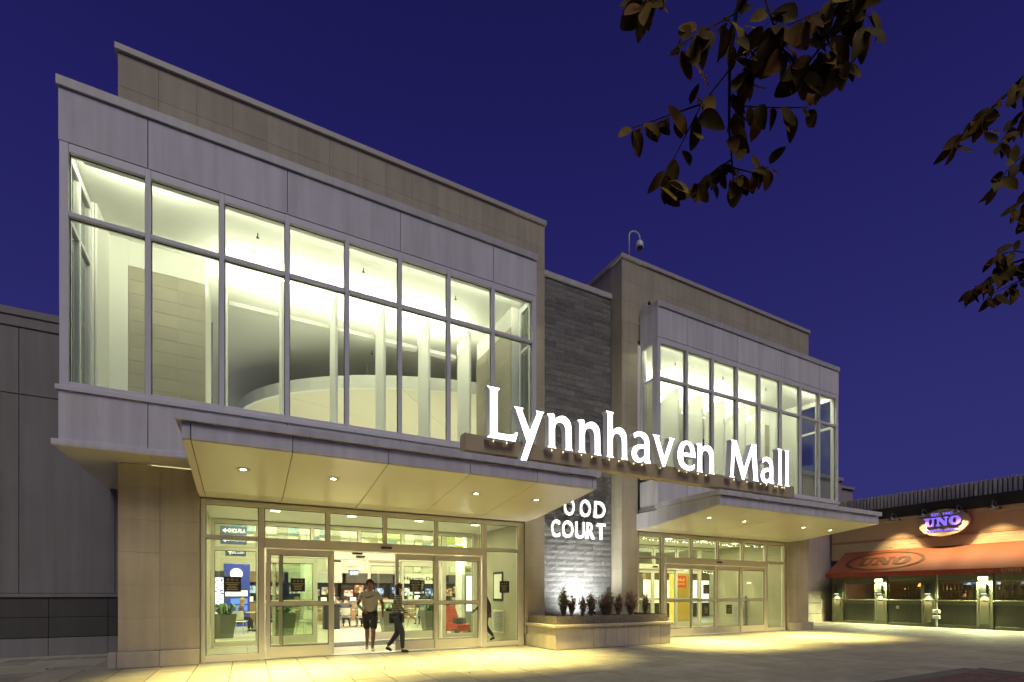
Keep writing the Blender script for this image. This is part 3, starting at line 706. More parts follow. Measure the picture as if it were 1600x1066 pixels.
for a, b in ((20.14, 25.2), (25.21, 26.4), (26.41, 27.55)):
    for z0, z1 in ((0.0, 0.42), (0.43, 0.98), (0.99, 1.5)): piece('base_stone', 'stone_base', c2, a, b, 15.30, 15.419, z0, z1 - 0.006, c=0.008)
MB().cbox(20.14, 27.55, 15.26, 15.419, 1.505, 1.61, c=0.012).build('belt_course', 'stone_base', c2)
MB().cbox(20.13, 28.55, 15.30, 15.95, 7.56, 7.75, c=0.01).build('wall_coping', 'wing_pink', wr)
BX('wall_step', 'wing_pink', wr, 28.62, 30.2, 15.7, 16.4, 0, 7.28)
MB().cbox(28.6, 30.25, 15.6, 16.45, 7.29, 7.45, c=0.01).build('wall_coping', 'wing_pink', wr)
# ================================================================== MALL SIGN
def smooth_contour(items, n=7):
    """('c',x,y) points are smooth (Catmull-Rom), plain (x,y) points are corners"""
    P = [((i[1], i[2]), True) if i[0] == 'c' else ((i[0], i[1]), False) for i in items]
    L = len(P); out_ = []
    for i in range(L):
        p1, s1 = P[i]; p2, s2 = P[(i + 1) % L]
        if not s1 and not s2: out_.append(p1); continue
        p0 = P[i - 1][0] if s1 else p1; p3 = P[(i + 2) % L][0] if s2 else p2
        for k in range(n):
            t = k / n
            out_.append(tuple(0.5 * (2 * p1[d] + (p2[d] - p0[d]) * t + (2 * p0[d] - 5 * p1[d] + 4 * p2[d] - p3[d]) * t * t + (3 * p1[d] - p0[d] - 3 * p2[d] + p3[d]) * t ** 3) for d in (0, 1)))
    return out_
c = 'c'
arch = lambda top: [(0.0, 0.0), (0.20, 0.0), (0.166, 0.04), (0.164, 0.42), (c, 0.195, 0.525), (c, 0.285, 0.575), (c, 0.375, 0.535), (0.415, 0.42), (0.419, 0.04), (0.392, 0.0), (0.585, 0.0), (0.55, 0.04),
                    (0.546, 0.44), (c, 0.515, 0.615), (c, 0.40, 0.715), (c, 0.27, 0.70), (0.164, 0.62)] + top + [(0.036, 0.04)]
GL = {
 'L': [[(0.0, 0.0), (0.60, 0.0), (0.655, 0.19), (0.61, 0.19), (c, 0.55, 0.135), (0.46, 0.12), (0.215, 0.12), (0.215, 0.955), (0.27, 1.02), (0.0, 1.02), (0.06, 0.955), (0.06, 0.06)]],
 'y': [[(0.0, 0.72), (0.205, 0.72), (0.175, 0.67), (0.345, 0.26), (0.505, 0.665), (0.48, 0.72), (0.66, 0.72), (0.625, 0.67), (0.265, -0.37), (0.275, -0.40), (0.13, -0.40), (0.15, -0.35), (0.278, 0.04), (0.045, 0.67)]],
 'n': [arch([(0.162, 0.70), (0.13, 0.735), (-0.01, 0.70), (0.036, 0.64)])],
 'h': [arch([(0.164, 0.98), (0.19, 1.04), (-0.01, 1.04), (0.036, 0.975)])],
 'a': [[(0.53, 0.0), (0.36, 0.0), (0.352, 0.075), (c, 0.28, 0.01), (c, 0.18, -0.015), (c, 0.05, 0.04), (c, 0.0, 0.18), (c, 0.055, 0.33), (c, 0.20, 0.41), (0.352, 0.425), (c, 0.345, 0.53), (c, 0.245, 0.61), (c, 0.15, 0.595), (0.075, 0.54), (0.055, 0.65),
        (c, 0.15, 0.705), (c, 0.265, 0.725), (c, 0.42, 0.67), (c, 0.49, 0.50), (0.49, 0.10), (0.53, 0.04)],
       [(0.352, 0.335), (c, 0.24, 0.32), (c, 0.15, 0.255), (c, 0.14, 0.16), (c, 0.205, 0.09), (c, 0.29, 0.105), (0.352, 0.17)]],
 'v': [[(0.0, 0.72), (0.19, 0.72), (0.16, 0.67), (0.305, 0.22), (0.455, 0.67), (0.43, 0.72), (0.59, 0.72), (0.555, 0.67), (0.325, -0.015), (0.265, -0.015), (0.04, 0.67)]],
 'e': [[(0.50, 0.335), (0.15, 0.335), (c, 0.175, 0.18), (c, 0.30, 0.10), (c, 0.40, 0.12), (0.485, 0.175), (0.475, 0.06), (c, 0.39, 0.0), (c, 0.28, -0.015), (c, 0.08, 0.075), (c, 0.0, 0.34), (c, 0.085, 0.63), (c, 0.27, 0.725), (c, 0.44, 0.64), (0.50, 0.43)],
       [(0.155, 0.425), (0.365, 0.425), (c, 0.34, 0.57), (c, 0.265, 0.635), (c, 0.19, 0.575)]],
 'M': [[(0.0, 0.0), (0.20, 0.0), (0.155, 0.05), (0.20, 0.70), (0.49, -0.02), (0.56, -0.02), (0.86, 0.72), (0.945, 0.05), (0.915, 0.0), (1.15, 0.0), (1.11, 0.05), (1.03, 0.945), (1.06, 1.0), (0.87, 1.0), (0.555, 0.27), (0.27, 1.0), (0.07, 1.0), (0.105, 0.945), (0.045, 0.05)]],
 'l': [[(0.0, 0.0), (0.24, 0.0), (0.19, 0.045), (0.185, 0.98), (0.22, 1.03), (0.0, 1.03), (0.05, 0.965), (0.05, 0.045)]],
}
sign = thing('mall_sign', 'large white lit letters standing on a long bronze beam across both canopies', 'sign', (9.1, 9.2, 4.2))
beam = MB().cbox(3.82, 14.35, 9.10, 9.36, 4.305, 4.64, c=0.006).build('sign_beam', 'bronze', sign)
MB().cbox(3.80, 3.819, 9.09, 9.37, 4.295, 4.65, c=0.004).build('beam_end_plate', 'bronze', beam)
MB().cbox(14.351, 14.37, 9.09, 9.37, 4.295, 4.65, c=0.004).build('beam_end_plate', 'bronze', beam)
for x in (4.6, 6.35, 11.55, 12.9):
    MB().cbox(x - 0.06, x + 0.06, 9.17, 9.29, 4.15, 4.304, c=0.005).build('beam_post', 'bronze', sign)
ZB = 4.562
for ch, x0, x1 in (('L', 4.201, 4.892), ('y', 4.799, 5.526), ('n', 5.609, 6.270), ('n', 6.396, 7.047), ('h', 7.184, 7.825), ('a', 7.929, 8.521), ('v', 8.578, 9.312), ('e', 9.408, 10.028), ('n', 10.074, 10.748), ('M', 11.305, 12.518), ('a', 12.600, 13.176), ('l', 13.335, 13.561), ('l', 13.660, 13.888)):
    sc = [smooth_contour(k) for k in GL[ch]]
    me = curve_mesh(sc, 0.17, 'letter')
    w0 = max(p[0] for k in sc for p in k)
    face_side(me, 'letter_face', 'letter_side')
    for v in me.vertices: v.co = (x0 + v.co.x / w0 * (x1 - x0), 9.01 - v.co.z, ZB + v.co.y)
    o = link('letter', me, None); o.parent = sign; o.location = -WT[sign.name]
    for fx in ((0.28, 0.72) if ch not in 'yv' else (0.5,)):
        if ch == 'y': continue
        x = x0 + (x1 - x0) * fx
        MB().tube([(x, 9.045, ZB - 0.035), (x, 9.045, ZB + 0.001)], 0.007, 6).build('letter_glint', 'glint', sign)  # glowing pegs added for the glints of light under the letters
# ================================================================== FOOD COURT LETTERS
fc = thing('food_court_sign', 'white FOOD COURT letters on the dark stone wall', 'sign', (9, 12.5, 3.1))
for ch, a, b, z0, z1 in (('F', 7.72, 8.03, 3.83, 4.35), ('O', 8.41, 8.80, 3.82, 4.36), ('O', 9.0, 9.41, 3.82, 4.36), ('D', 9.55, 9.98, 3.83, 4.35),
                         ('C', 7.955, 8.27, 3.145, 3.67), ('O', 8.34, 8.755, 3.145, 3.67), ('U', 8.835, 9.175, 3.145, 3.66), ('R', 9.235, 9.57, 3.155, 3.66), ('T', 9.655, 9.985, 3.155, 3.66)):
    me = text_mesh(ch, 0.07, 'letter', 0.018); fit_xy(me, a, b, z0, z1); face_side(me, 'white_letter', 'white')
    for v in me.vertices: v.co = (v.co.x, 12.48 - v.co.z, v.co.y)
    o = link('letter', me, None); o.parent = fc; o.location = -WT[fc.name]
    for fx in (0.3, 0.7):
        x = a + (b - a) * fx; z = z1 - 0.06
        MB().tube([(x, 12.51, z), (x, 12.64, z)], 0.01, 5).build('letter_stud', 'steel', fc)
# ================================================================== PLANTER
plr = thing('planter', 'long low stone planter with a riveted metal rim before the dark wall', 'planter', (8.9, 11.4, 0))
pcor = MB()
pcor.box(6.96, 10.88, 10.66, 10.80, 0.02, 0.575); pcor.box(6.96, 7.08, 10.8001, 12.08, 0.02, 0.575); pcor.box(10.76, 10.88, 10.8001, 12.08, 0.02, 0.575)
pcor = pcor.build('planter_wall', 'stone_joint', plr)
n = 10; w = (10.92 - 6.92) / n
for i in range(n): piece('stone_panel', 'stone_base', pcor, 6.92 + i * w + 0.003, 6.92 + (i + 1) * w - 0.003, 10.625, 10.659, 0.012, 0.57, c=0.005)
for k in range(3):
    a = 10.66 + k * 0.472
    for x in (6.92, 10.885): piece('stone_panel', 'stone_base', pcor, x, x + 0.035, a + 0.003, a + 0.469, 0.012, 0.57, c=0.005)
for x0, x1, y0, y1 in ((6.86, 8.9, 10.56, 10.86), (8.904, 10.98, 10.56, 10.86)): BX('planter_ledge', 'stone_base', plr, x0, x1, y0, y1, 0.576, 0.65, c=0.01)
for x0, x1 in ((6.86, 7.16), (10.68, 10.98)): BX('planter_ledge', 'stone_base', plr, x0, x1, 10.864, 12.09, 0.576, 0.65, c=0.01)
rims = [MB().box(6.98, 8.3, 10.68, 10.70, 0.651, 0.865), MB().box(8.304, 10.86, 10.68, 10.70, 0.651, 0.865), MB().box(6.98, 7.0, 10.7005, 12.09, 0.651, 0.865), MB().box(10.84, 10.86, 10.7005, 12.09, 0.651, 0.865)]
for r_ in rims: r_.build('metal_rim', 'corten', plr)
rv = MB()
for x in (7.06, 7.46, 7.86, 8.25, 8.36, 9.0, 9.14, 9.84, 9.96, 10.4, 10.78):
    for z in (0.70, 0.82): rv.ball((x, 10.678, z), 0.011, 6)
for y in (10.8, 11.2, 11.6, 12.0):
    for z in (0.70, 0.82): rv.ball((6.978, y, z), 0.011, 6)
tag(rv.build('rivets', 'steel', plr), kind='stuff')
soil = BX('soil', 'soil', plr, 7.001, 10.839, 10.701, 12.6, 0.6, 0.80)
def leafquad(mb, p, d, up, L, wd):
    s_ = d.cross(up).normalized() * wd / 2
    mb.add([p, p + d * L * 0.5 + s_, p + d * L, p + d * L * 0.5 - s_], [(0, 1, 2, 3)])
def shrub(x, y, h, spread, n_st, kind, label):
    rnd = random.Random(int(x * 1000)); root = thing('shrub', label, 'shrub', (x, y, 0.80), 'shrubs in the long planter')
    st = MB(); lf = MB()
    for i in range(n_st):
        a = rnd.uniform(0, 2 * pi); r1 = rnd.uniform(0.1, 1) * spread; hh = h * rnd.uniform(0.62, 1.0) * (1 - 0.25 * r1 / spread)
        b0 = Vector((x + 0.12 * spread * cos(a), y + 0.12 * spread * sin(a), 0.79)); tip = Vector((x + r1 * cos(a), y + r1 * sin(a), 0.80 + hh))
        mid = b0.lerp(tip, 0.5) + Vector((rnd.uniform(-.02, .02), rnd.uniform(-.02, .02), 0.04))
        st.tube([b0, mid, tip], [0.007, 0.005, 0.002], 4, cap=False)
        m_ = 44 if kind == 'green' else 28
        for k in range(m_):
            t = rnd.uniform(0.12 if kind == 'green' else 0.3, 1.0); p = b0.lerp(mid, t * 2) if t < 0.5 else mid.lerp(tip, t * 2 - 1)
            d = Vector((rnd.uniform(-1, 1), rnd.uniform(-1, 1), rnd.uniform(0.2, 1.3))).normalized()
            leafquad(lf, p, d, Vector((rnd.uniform(-1, 1), rnd.uniform(-1, 1), rnd.uniform(-1, 1))), rnd.uniform(0.04, 0.085), rnd.uniform(0.014, 0.028))
    st.build('stems', 'twig', root); lf.build('foliage', 'leaf_olive' if kind == 'green' else 'twig_red', root)
shrub(7.62, 11.30, 0.92, 0.17, 40, 'green', 'tall dense green shrub nearest the left end of the stone planter')
shrub(7.93, 11.35, 0.68, 0.15, 26, 'red', 'small reddish twiggy shrub right beside the tall green one')
shrub(8.22, 11.25, 0.66, 0.15, 26, 'red', 'small reddish shrub standing before the uplight glare')
shrub(8.56, 11.30, 0.74, 0.19, 32, 'red', 'reddish twiggy shrub just right of the uplight')
shrub(8.95, 11.20, 0.78, 0.24, 36, 'red', 'wide reddish twiggy shrub left of the second green shrub')
shrub(9.22, 11.35, 0.86, 0.17, 30, 'green', 'green shrub in the middle of the planter among reddish twigs')
shrub(9.50, 11.25, 0.72, 0.20, 28, 'red', 'loose reddish shrub before the pale stone return')
shrub(9.95, 11.25, 0.78, 0.26, 44, 'red', 'broad brown grassy shrub before the tan pillar')
shrub(10.55, 11.30, 0.76, 0.18, 32, 'red', 'brown shrub at the right end of the planter')
up = thing('uplight', 'small flood lamp among the shrubs lighting the dark stone wall', 'lamp', (8.95, 11.80, 0.8))
MB().cbox(8.84, 9.06, 11.74, 11.86, 0.86, 0.955, c=0.015).build('lamp_housing', 'dark_plastic', up)
MB().tube([(8.95, 11.80, 0.79), (8.95, 11.80, 0.87)], 0.015, 8).build('lamp_stem', 'dark_plastic', up)
MB().cbox(8.86, 9.04, 11.75, 11.85, 0.956, 0.962, c=0.002).build('lamp_lens', 'screen_white', up)
spot('uplight_beam', (8.95, 11.80, 0.98), (0, 0.75, 1), 760, (0.93, 0.98, 1.0), 150, 1.0, 0.06)
# ================================================================== SECURITY CAMERA, NOTICES
sc_ = thing('security_camera', 'white dome camera on a gooseneck pole at the roof edge', 'camera', (10.8, 12.3, 12.12))
pts = [(10.82, 12.3, 12.12), (10.82, 12.3, 12.95)] + [(10.98 - 0.16 * cos(a), 12.3 - 0.06 * (1 - cos(a)), 12.95 + 0.16 * sin(a)) for a in [pi * k / 8 for k in range(1, 8)]] + [(11.15, 12.17, 12.92), (11.15, 12.17, 12.80)]
MB().tube(pts, 0.022, 8).build('gooseneck_pole', 'cam_white', sc_, True)
MB().lathe([(0.02, 12.82), (0.07, 12.81), (0.115, 12.74), (0.125, 12.62), (0.12, 12.60), (0.0, 12.60)], 11.15, 12.17, 20).build('camera_housing', 'cam_white', sc_, True)
MB().ball((11.15, 12.17, 12.60), 0.095, 14).build('camera_dome', 'dark_plastic', sc_, True)
MB().cbox(10.76, 10.88, 12.24, 12.36, 12.121, 12.14, c=0.004).build('pole_base', 'cam_white', sc_)
c3 = thing('wall_camera', 'small white box camera behind the coping of the farther window box', 'camera', (11.12, 11.8, 10.45))
MB().cbox(11.08, 11.20, 11.75, 12.0, 10.46, 10.66, c=0.01).build('camera_body', 'cam_white', c3); MB().ball((11.14, 11.74, 10.58), 0.06, 10).build('camera_lens', 'dark_plastic', c3)
def notice(label, x0, x1, y, z0, z1, lines=5):
    t_ = thing('notice', label, 'notice', ((x0 + x1) / 2, y, z0))
    BX('notice_sheet', 'notice', t_, x0, x1, y, y + 0.004, z0, z1)
    l_ = MB(); w_ = x1 - x0; h_ = z1 - z0
    for k in range(3):
        cx = x0 + w_ * (0.25 + 0.25 * k)
        for q in range(10):
            a, b = 2 * pi * q / 10, 2 * pi * (q + 1) / 10; r0, r1 = 0.05 * w_, 0.075 * w_
            l_.add([(cx + r1 * cos(a), y - 0.001, z1 - h_ * .2 + r1 * sin(a)), (cx + r1 * cos(b), y - 0.001, z1 - h_ * .2 + r1 * sin(b)), (cx + r0 * cos(b), y - 0.001, z1 - h_ * .2 + r0 * sin(b)), (cx + r0 * cos(a), y - 0.001, z1 - h_ * .2 + r0 * sin(a))], [(0, 1, 2, 3)])
    for k in range(lines):
        z = z1 - h_ * (0.42 + 0.11 * k); hw_ = w_ * (0.4 if k == 0 else random.uniform(0.2, 0.34)); xc = (x0 + x1) / 2
        l_.add([(xc - hw_, y - 0.001, z), (xc + hw_, y - 0.001, z), (xc + hw_, y - 0.001, z + h_ * 0.035), (xc - hw_, y - 0.001, z + h_ * 0.035)], [(0, 1, 2, 3)])
    tag(l_.build('print', 'notice_text', t_), kind='stuff')
notice('black notice on the glass pane nearest the wide tan pillar', -0.45, -0.12, 12.244, 1.49, 1.82)
notice('black notice on the glass pane beside the stone planter', 6.14, 6.44, 12.244, 1.48, 1.80)
notice('black notice on the fixed door leaf nearest the wide tan pillar', 0.86, 1.16, 12.216, 1.50, 1.80)
notice('black notice on the half open sliding leaf', 3.62, 3.92, 12.286, 1.50, 1.80)
notice('black notice on the fixed door leaf near the planter', 4.72, 5.02, 15.36, 1.53, 1.88)
notice('black notice on the inner leaf of the farther entrance', 12.9, 13.2, 15.36, 1.5, 1.85)
notice('black notice high on the sliding leaf of the farther entrance', 14.2, 14.5, 12.286, 1.45, 1.78)
notice('black notice low on the sliding leaf of the farther entrance', 14.2, 14.5, 12.286, 0.72, 1.05)
notice('black notice low on the second sliding leaf of the farther entrance', 15.4, 15.7, 12.286, 0.72, 1.05)
pf = thing('picture_frame', 'framed paper notice on the vestibule wall behind the glass', 'picture frame', (6.88, 13.8, 1.25))
BX('frame', 'black', pf, 6.865, 6.888, 13.49, 14.15, 1.23, 2.13, c=0.005); BX('print', 'decor_pale', pf, 6.86, 6.8645, 13.56, 14.08, 1.30, 2.06)
vg = thing('vent_grille', 'white wall vent low on the vestibule wall', 'vent', (6.88, 13.8, 0.25))
gm = BX('grille_frame', 'frame_light', vg, 6.87, 6.888, 13.44, 14.2, 0.24, 0.95)
for k in range(14): BX('louvre', 'grey_wall', vg, 6.855, 6.8695, 13.5, 14.14, 0.30 + k * 0.044, 0.325 + k * 0.044)
# ================================================================== FOOD COURT CONTENTS
def hang_sign(txt, x0, x1, y, z0, z1, label, arrow='<'):
    t_ = thing('hanging_sign', label, 'sign', ((x0 + x1) / 2, y, z0), 'blue hanging signs in the food court')
    BX('sign_board', 'blue_sign', t_, x0, x1, y, y + 0.04, z0, z1, c=0.006)
    w_ = x1 - x0; h_ = z1 - z0
    plate_text(txt, t_, x0 + w_ * 0.30, x1 - w_ * 0.06, y - 0.004, z0 + h_ * 0.28, z1 - h_ * 0.26, 'sign_white', 0.004, 0.01)
    a = MB(); ax = x0 + w_ * 0.08; zc = (z0 + z1) / 2
    if arrow == '<': a.prism([(ax, zc), (ax + h_ * .35, zc + h_ * .25), (ax + h_ * .35, zc + h_ * .06), (ax + h_ * .7, zc + h_ * .06), (ax + h_ * .7, zc - h_ * .06), (ax + h_ * .35, zc - h_ * .06), (ax + h_ * .35, zc - h_ * .25)], y - 0.006, y - 0.001, 'Y')
    else: a.prism([(ax + h_ * .35, zc + h_ * .3), (ax + h_ * .05, zc), (ax + h_ * .28, zc), (ax + h_ * .28, zc - h_ * .3), (ax + h_ * .42, zc - h_ * .3), (ax + h_ * .42, zc), (ax + h_ * .65, zc)], y - 0.006, y - 0.001, 'Y')
    a.build('arrow', 'sign_white', t_)
    for x in (x0 + 0.05, x1 - 0.05): MB().tube([(x, y + 0.02, z1 - 0.01), (x, y + 0.02, 5.0)], 0.006, 5).build('hanging_wire', 'steel', t_)
hang_sign('CHICK-FIL-A', -0.80, -0.02, 19, 3.41, 3.70, 'topmost blue hanging sign with a left arrow, behind the leftmost pane')
hang_sign('SARKU JAPAN', -0.80, -0.02, 19.15, 3.12, 3.385, 'second blue hanging sign with a left arrow, just below the topmost')
hang_sign('EARL COURT', -0.68, -0.05, 20, 2.78, 3.05, 'lowest blue hanging sign with an up arrow, behind the leftmost pane', '^')
hang_sign('EARL COURT', 4.50, 5.0, 26, 2.36, 2.66, 'small blue sign hanging above the middle of the open doorway', '^')
t_ = thing('advert_screen', 'bright violet-white advertising screen left of the blue panel', 'screen', (-1.0, 23, 0)); BX('casing', 'dark_plastic', t_, -1.30, -0.80, 23.0, 23.2, 0.0, 2.35, c=0.01); BX('display', 'screen_violet', t_, -1.26, -0.84, 22.985, 22.999, 0.6, 2.1)
d_ = MB(); rr = random.Random(4)
for k in range(40):
    x = rr.uniform(-1.24, -0.9); z = rr.uniform(0.65, 2.05); d_.box(x, x + rr.uniform(.02, .08), 22.978, 22.983, z, z + rr.uniform(.02, .05))
tag(d_.build('display_print', 'blue_panel', t_), kind='stuff')
t_ = thing('blue_kiosk_panel', 'tall royal blue food kiosk panel with a round white emblem', 'kiosk', (-0.4, 25, 0)); BX('panel_board', 'blue_panel', t_, -0.92, 0.10, 25.0, 25.3, 0.0, 2.78, c=0.02)
em = MB().lathe([(0.0, 0), (0.24, 0), (0.24, 0.03), (0.0, 0.03)], 0, 0, 28).build('emblem', 'screen_white', t_)
em.rotation_euler = (pi / 2, 0, 0); em.location = Vector((-0.43, 24.998, 2.33)) - Vector((-0.4, 25, 0))
for k, (z, mt) in enumerate(((1.35, 'screen_warm'), (1.0, 'screen_blue'), (0.7, 'screen_blue'))): BX('poster', mt, t_, -0.85 + 0.2 * k, 0.0, 24.985, 24.999, z, z + 0.24)
def pot(x, y, w_, h_, label):
    t_ = thing('potted_plant', label, 'potted plant', (x, y, 0), 'grey tapered pots in the food court')
    b_ = 0.36 * w_; tp = 0.5 * w_
    m_ = MB(); m_.add([(x - b_, y - b_, 0.004), (x + b_, y - b_, 0.004), (x + b_, y + b_, 0.004), (x - b_, y + b_, 0.004), (x - tp, y - tp, h_), (x + tp, y - tp, h_), (x + tp, y + tp, h_), (x - tp, y + tp, h_),
        (x - tp * .88, y - tp * .88, h_), (x + tp * .88, y - tp * .88, h_), (x + tp * .88, y + tp * .88, h_), (x - tp * .88, y + tp * .88, h_), (x - tp * .85, y - tp * .85, h_ - .06), (x + tp * .85, y - tp * .85, h_ - .06), (x + tp * .85, y + tp * .85, h_ - .06), (x - tp * .85, y + tp * .85, h_ - .06)],
        [(0, 3, 2, 1)] + [(i, (i + 1) % 4, 4 + (i + 1) % 4, 4 + i) for i in range(4)] + [(4 + i, 4 + (i + 1) % 4, 8 + (i + 1) % 4, 8 + i) for i in range(4)] + [(8 + i, 8 + (i + 1) % 4, 12 + (i + 1) % 4, 12 + i) for i in range(4)] + [(12, 13, 14, 15)])
    m_.build('pot', 'pot', t_)
    lf = MB(); rnd = random.Random(int(x * 77 + y))
    for k in range(70):
        a = rnd.uniform(0, 2 * pi); R_ = rnd.uniform(0.12, 0.42) * w_ * 1.3; H_ = rnd.uniform(0.12, 0.42)
        p0 = Vector((x + 0.15 * w_ * cos(a), y + 0.15 * w_ * sin(a), h_ - 0.05)); p1 = p0 + Vector((R_ * 0.6 * cos(a), R_ * 0.6 * sin(a), H_)); p2 = p1 + Vector((R_ * 0.6 * cos(a), R_ * 0.6 * sin(a), -H_ * 0.4))
        s_ = Vector((-sin(a), cos(a), 0)) * rnd.uniform(0.025, 0.045)
        lf.add([p0 - s_ * .3, p0 + s_ * .3, p1 + s_, p2, p1 - s_], [(0, 1, 2, 4), (4, 2, 3)])
    lf.build('foliage', 'leaf_green', t_)
pot(-0.68, 18.9, 0.74, 0.78, 'grey pot with leafy plant behind the leftmost glass pane')
pot(1.10, 18.6, 0.74, 0.80, 'grey pot with leafy plant behind the fixed door leaf left of the walkers')
pot(4.76, 18.7, 0.74, 0.80, 'grey pot with leafy plant directly behind the two walkers')
pot(6.45, 19.0, 0.74, 0.80, 'grey pot with leafy plant behind the half open sliding leaf')
def chair(x, y, rz, m_, label):
    t_ = thing('chair', label, 'chair', (x, y, 0), 'food court chairs'); R = Matrix.Translation((x, y, 0)) @ Matrix.Rotation(rz, 4, 'Z')
    def tb(pts, r=0.012): mb = MB(); mb.tube([R @ Vector(p) for p in pts], r, 6); return mb
    for sx in (-1, 1):
        tb([(0.16 * sx, 0.15, 0.44), (0.21 * sx, 0.22, 0.0)]).build('leg', 'steel', t_); tb([(0.16 * sx, -0.15, 0.44), (0.21 * sx, -0.22, 0.0)]).build('leg', 'steel', t_)
        tb([(0.15 * sx, -0.17, 0.45), (0.15 * sx, -0.23, 0.62)]).build('back_post', 'steel', t_)
    s_ = MB(); s_.add([R @ Vector(p) for p in [(-.2, -.19, .44), (.2, -.19, .44), (.21, .2, .45), (-.21, .2, .45), (-.2, -.19, .46), (.2, -.19, .46), (.21, .2, .47), (-.21, .2, .47)]], [(0, 3, 2, 1), (4, 5, 6, 7), (0, 1, 5, 4), (1, 2, 6, 5), (2, 3, 7, 6), (3, 0, 4, 7)]); s_.build('seat', m_, t_)
    b_ = MB(); vs = []
    for i in range(7):
        u = -1 + i / 3
        for (z, yy) in ((0.52, -.20), (0.84, -.27)):
            yb = yy + 0.05 * u * u; vs += [(0.19 * u, yb, z), (0.19 * u, yb - 0.015, z)]
    fs = []
    for i in range(6):
        a = 4 * i; q = a + 4
        fs += [(a, q, q + 2, a + 2), (a + 1, a + 3, q + 3, q + 1), (a + 2, q + 2, q + 3, a + 3), (a, a + 1, q + 1, q)]
    fs += [(0, 2, 3, 1), (24, 25, 27, 26)]
    b_.add([R @ Vector(p) for p in vs], fs).build('backrest', m_, t_)
def table(x, y, label):
    t_ = thing('table', label, 'table', (x, y, 0), 'food court tables')
    MB().lathe([(0.0, 0.72), (0.44, 0.72), (0.45, 0.735), (0.44, 0.75), (0.0, 0.75)], x, y, 24).build('table_top', 'table_top', t_)
    MB().lathe([(0.03, 0.03), (0.03, 0.72)], x, y, 10).build('column', 'steel', t_); MB().lathe([(0.0, 0.004), (0.25, 0.004), (0.24, 0.02), (0.05, 0.035), (0, 0.035)], x, y, 20).build('base', 'steel', t_)
table(0.25, 21.6, 'round table with seated people behind the leftmost glass pane')
table(4.35, 22.9, 'round table behind the left side of the open doorway')
table(7.2, 23.4, 'round table seen through the half open sliding leaf')
chair(-0.25, 20.4, -0.3, 'chair_white', 'chair just right of the leftmost grey pot')
chair(0.85, 21.3, 1.5, 'chair_grey', 'chair beside the table with the person in purple')
chair(1.85, 19.6, 2.4, 'chair_white', 'pale chair just right of the second grey pot')
chair(3.75, 22.3, -0.2, 'chair_white', 'yellowish white chair turned away at the left of the doorway table')
chair(4.35, 21.9, 0.0, 'chair_white', 'yellowish white chair turned away in the middle of the doorway table')
chair(4.95, 22.3, 0.3, 'chair_grey', 'grey chair just left of the walking man')
chair(7.2, 22.4, 0.1, 'chair_grey', 'grey chair seen through the half open sliding leaf')
chair(6.3, 21.0, 1.2, 'chair_white', 'pale chair between the two middle grey pots')
t_ = thing('waste_bin', 'black square litter bin behind the doorway tables', 'bin', (3.05, 21.5, 0)); BX('bin_body', 'black', t_, 2.75, 3.35, 21.3, 21.9, 0.004, 0.95, c=0.02); BX('bin_lid', 'dark_plastic', t_, 2.72, 3.38, 21.27, 21.93, 0.951, 1.08, c=0.03)
# directory kiosk
t_ = thing('directory_kiosk', 'tall directory stand with a glowing white map panel', 'kiosk', (7.45, 17.2, 0))
BX('kiosk_body', 'grey_wall', t_, 7.16, 7.72, 17.21, 17.5, 0.004, 2.17, c=0.02); BX('display', 'screen_white', t_, 7.24, 7.64, 17.195, 17.209, 0.80, 2.12); BX('header_board', 'decor_pale', t_, 7.16, 7.72, 17.2, 17.3, 2.175, 2.5, c=0.01)
plate_text('DIRECTORY', t_, 7.19, 7.70, 17.196, 2.27, 2.40, 'shop_dark', 0.004)
# red ride-on car stroller
t_ = thing('toy_car_stroller', 'red toy car stroller with a tall handle behind the fixed door leaf', 'stroller', (6.5, 16.4, 0))
R = Matrix.Translation((6.5, 16.4, 0)) @ Matrix.Rotation(0.25, 4, 'Z')
b_ = MB(); b_.prism([(-0.45, 0.14), (0.45, 0.14), (0.45, 0.34), (0.38, 0.42), (-0.02, 0.44), (-0.30, 0.42), (-0.45, 0.38)], -0.27, 0.27, 'X'); b_.v = [tuple(R @ Vector(p)) for p in b_.v]; b_.build('car_body', 'red_toy', t_)
b_ = MB(); b_.prism([(0.10, 0.441), (0.40, 0.421), (0.52, 1.0), (0.42, 1.02)], -0.25, 0.25, 'X'); b_.v = [tuple(R @ Vector(p)) for p in b_.v]; b_.build('seat_back', 'red_toy', t_)
b_ = MB(); b_.prism([(-0.35, 0.425), (-0.05, 0.442), (-0.14, 0.62), (-0.28, 0.60)], -0.2, 0.2, 'X'); b_.v = [tuple(R @ Vector(p)) for p in b_.v]; b_.build('dashboard', 'shop_dark', t_)
for sx in (-0.29, 0.29):
    for yy in (-0.3, 0.3):
        w_ = MB().lathe([(0.0, -0.03), (0.11, -0.03), (0.125, -0.015), (0.125, 0.015), (0.11, 0.03), (0.0, 0.03)], 0, 0, 16).mesh('wheel', 'dark_plastic'); o = link('wheel', w_, t_, R @ Vector((sx, yy, 0.128))); o.rotation_euler = (0, pi / 2, 0.25)
        h_ = MB().lathe([(0.0, -0.034), (0.06, -0.034), (0.06, 0.034), (0.0, 0.034)], 0, 0, 12).mesh('hub', 'steel'); link('hub', h_, None).parent = o
MB().tube([R @ Vector(p) for p in ((0.1, 0.5, 0.5), (0.1, 0.56, 1.62))], 0.014, 8).build('push_pole', 'dark_plastic', t_)
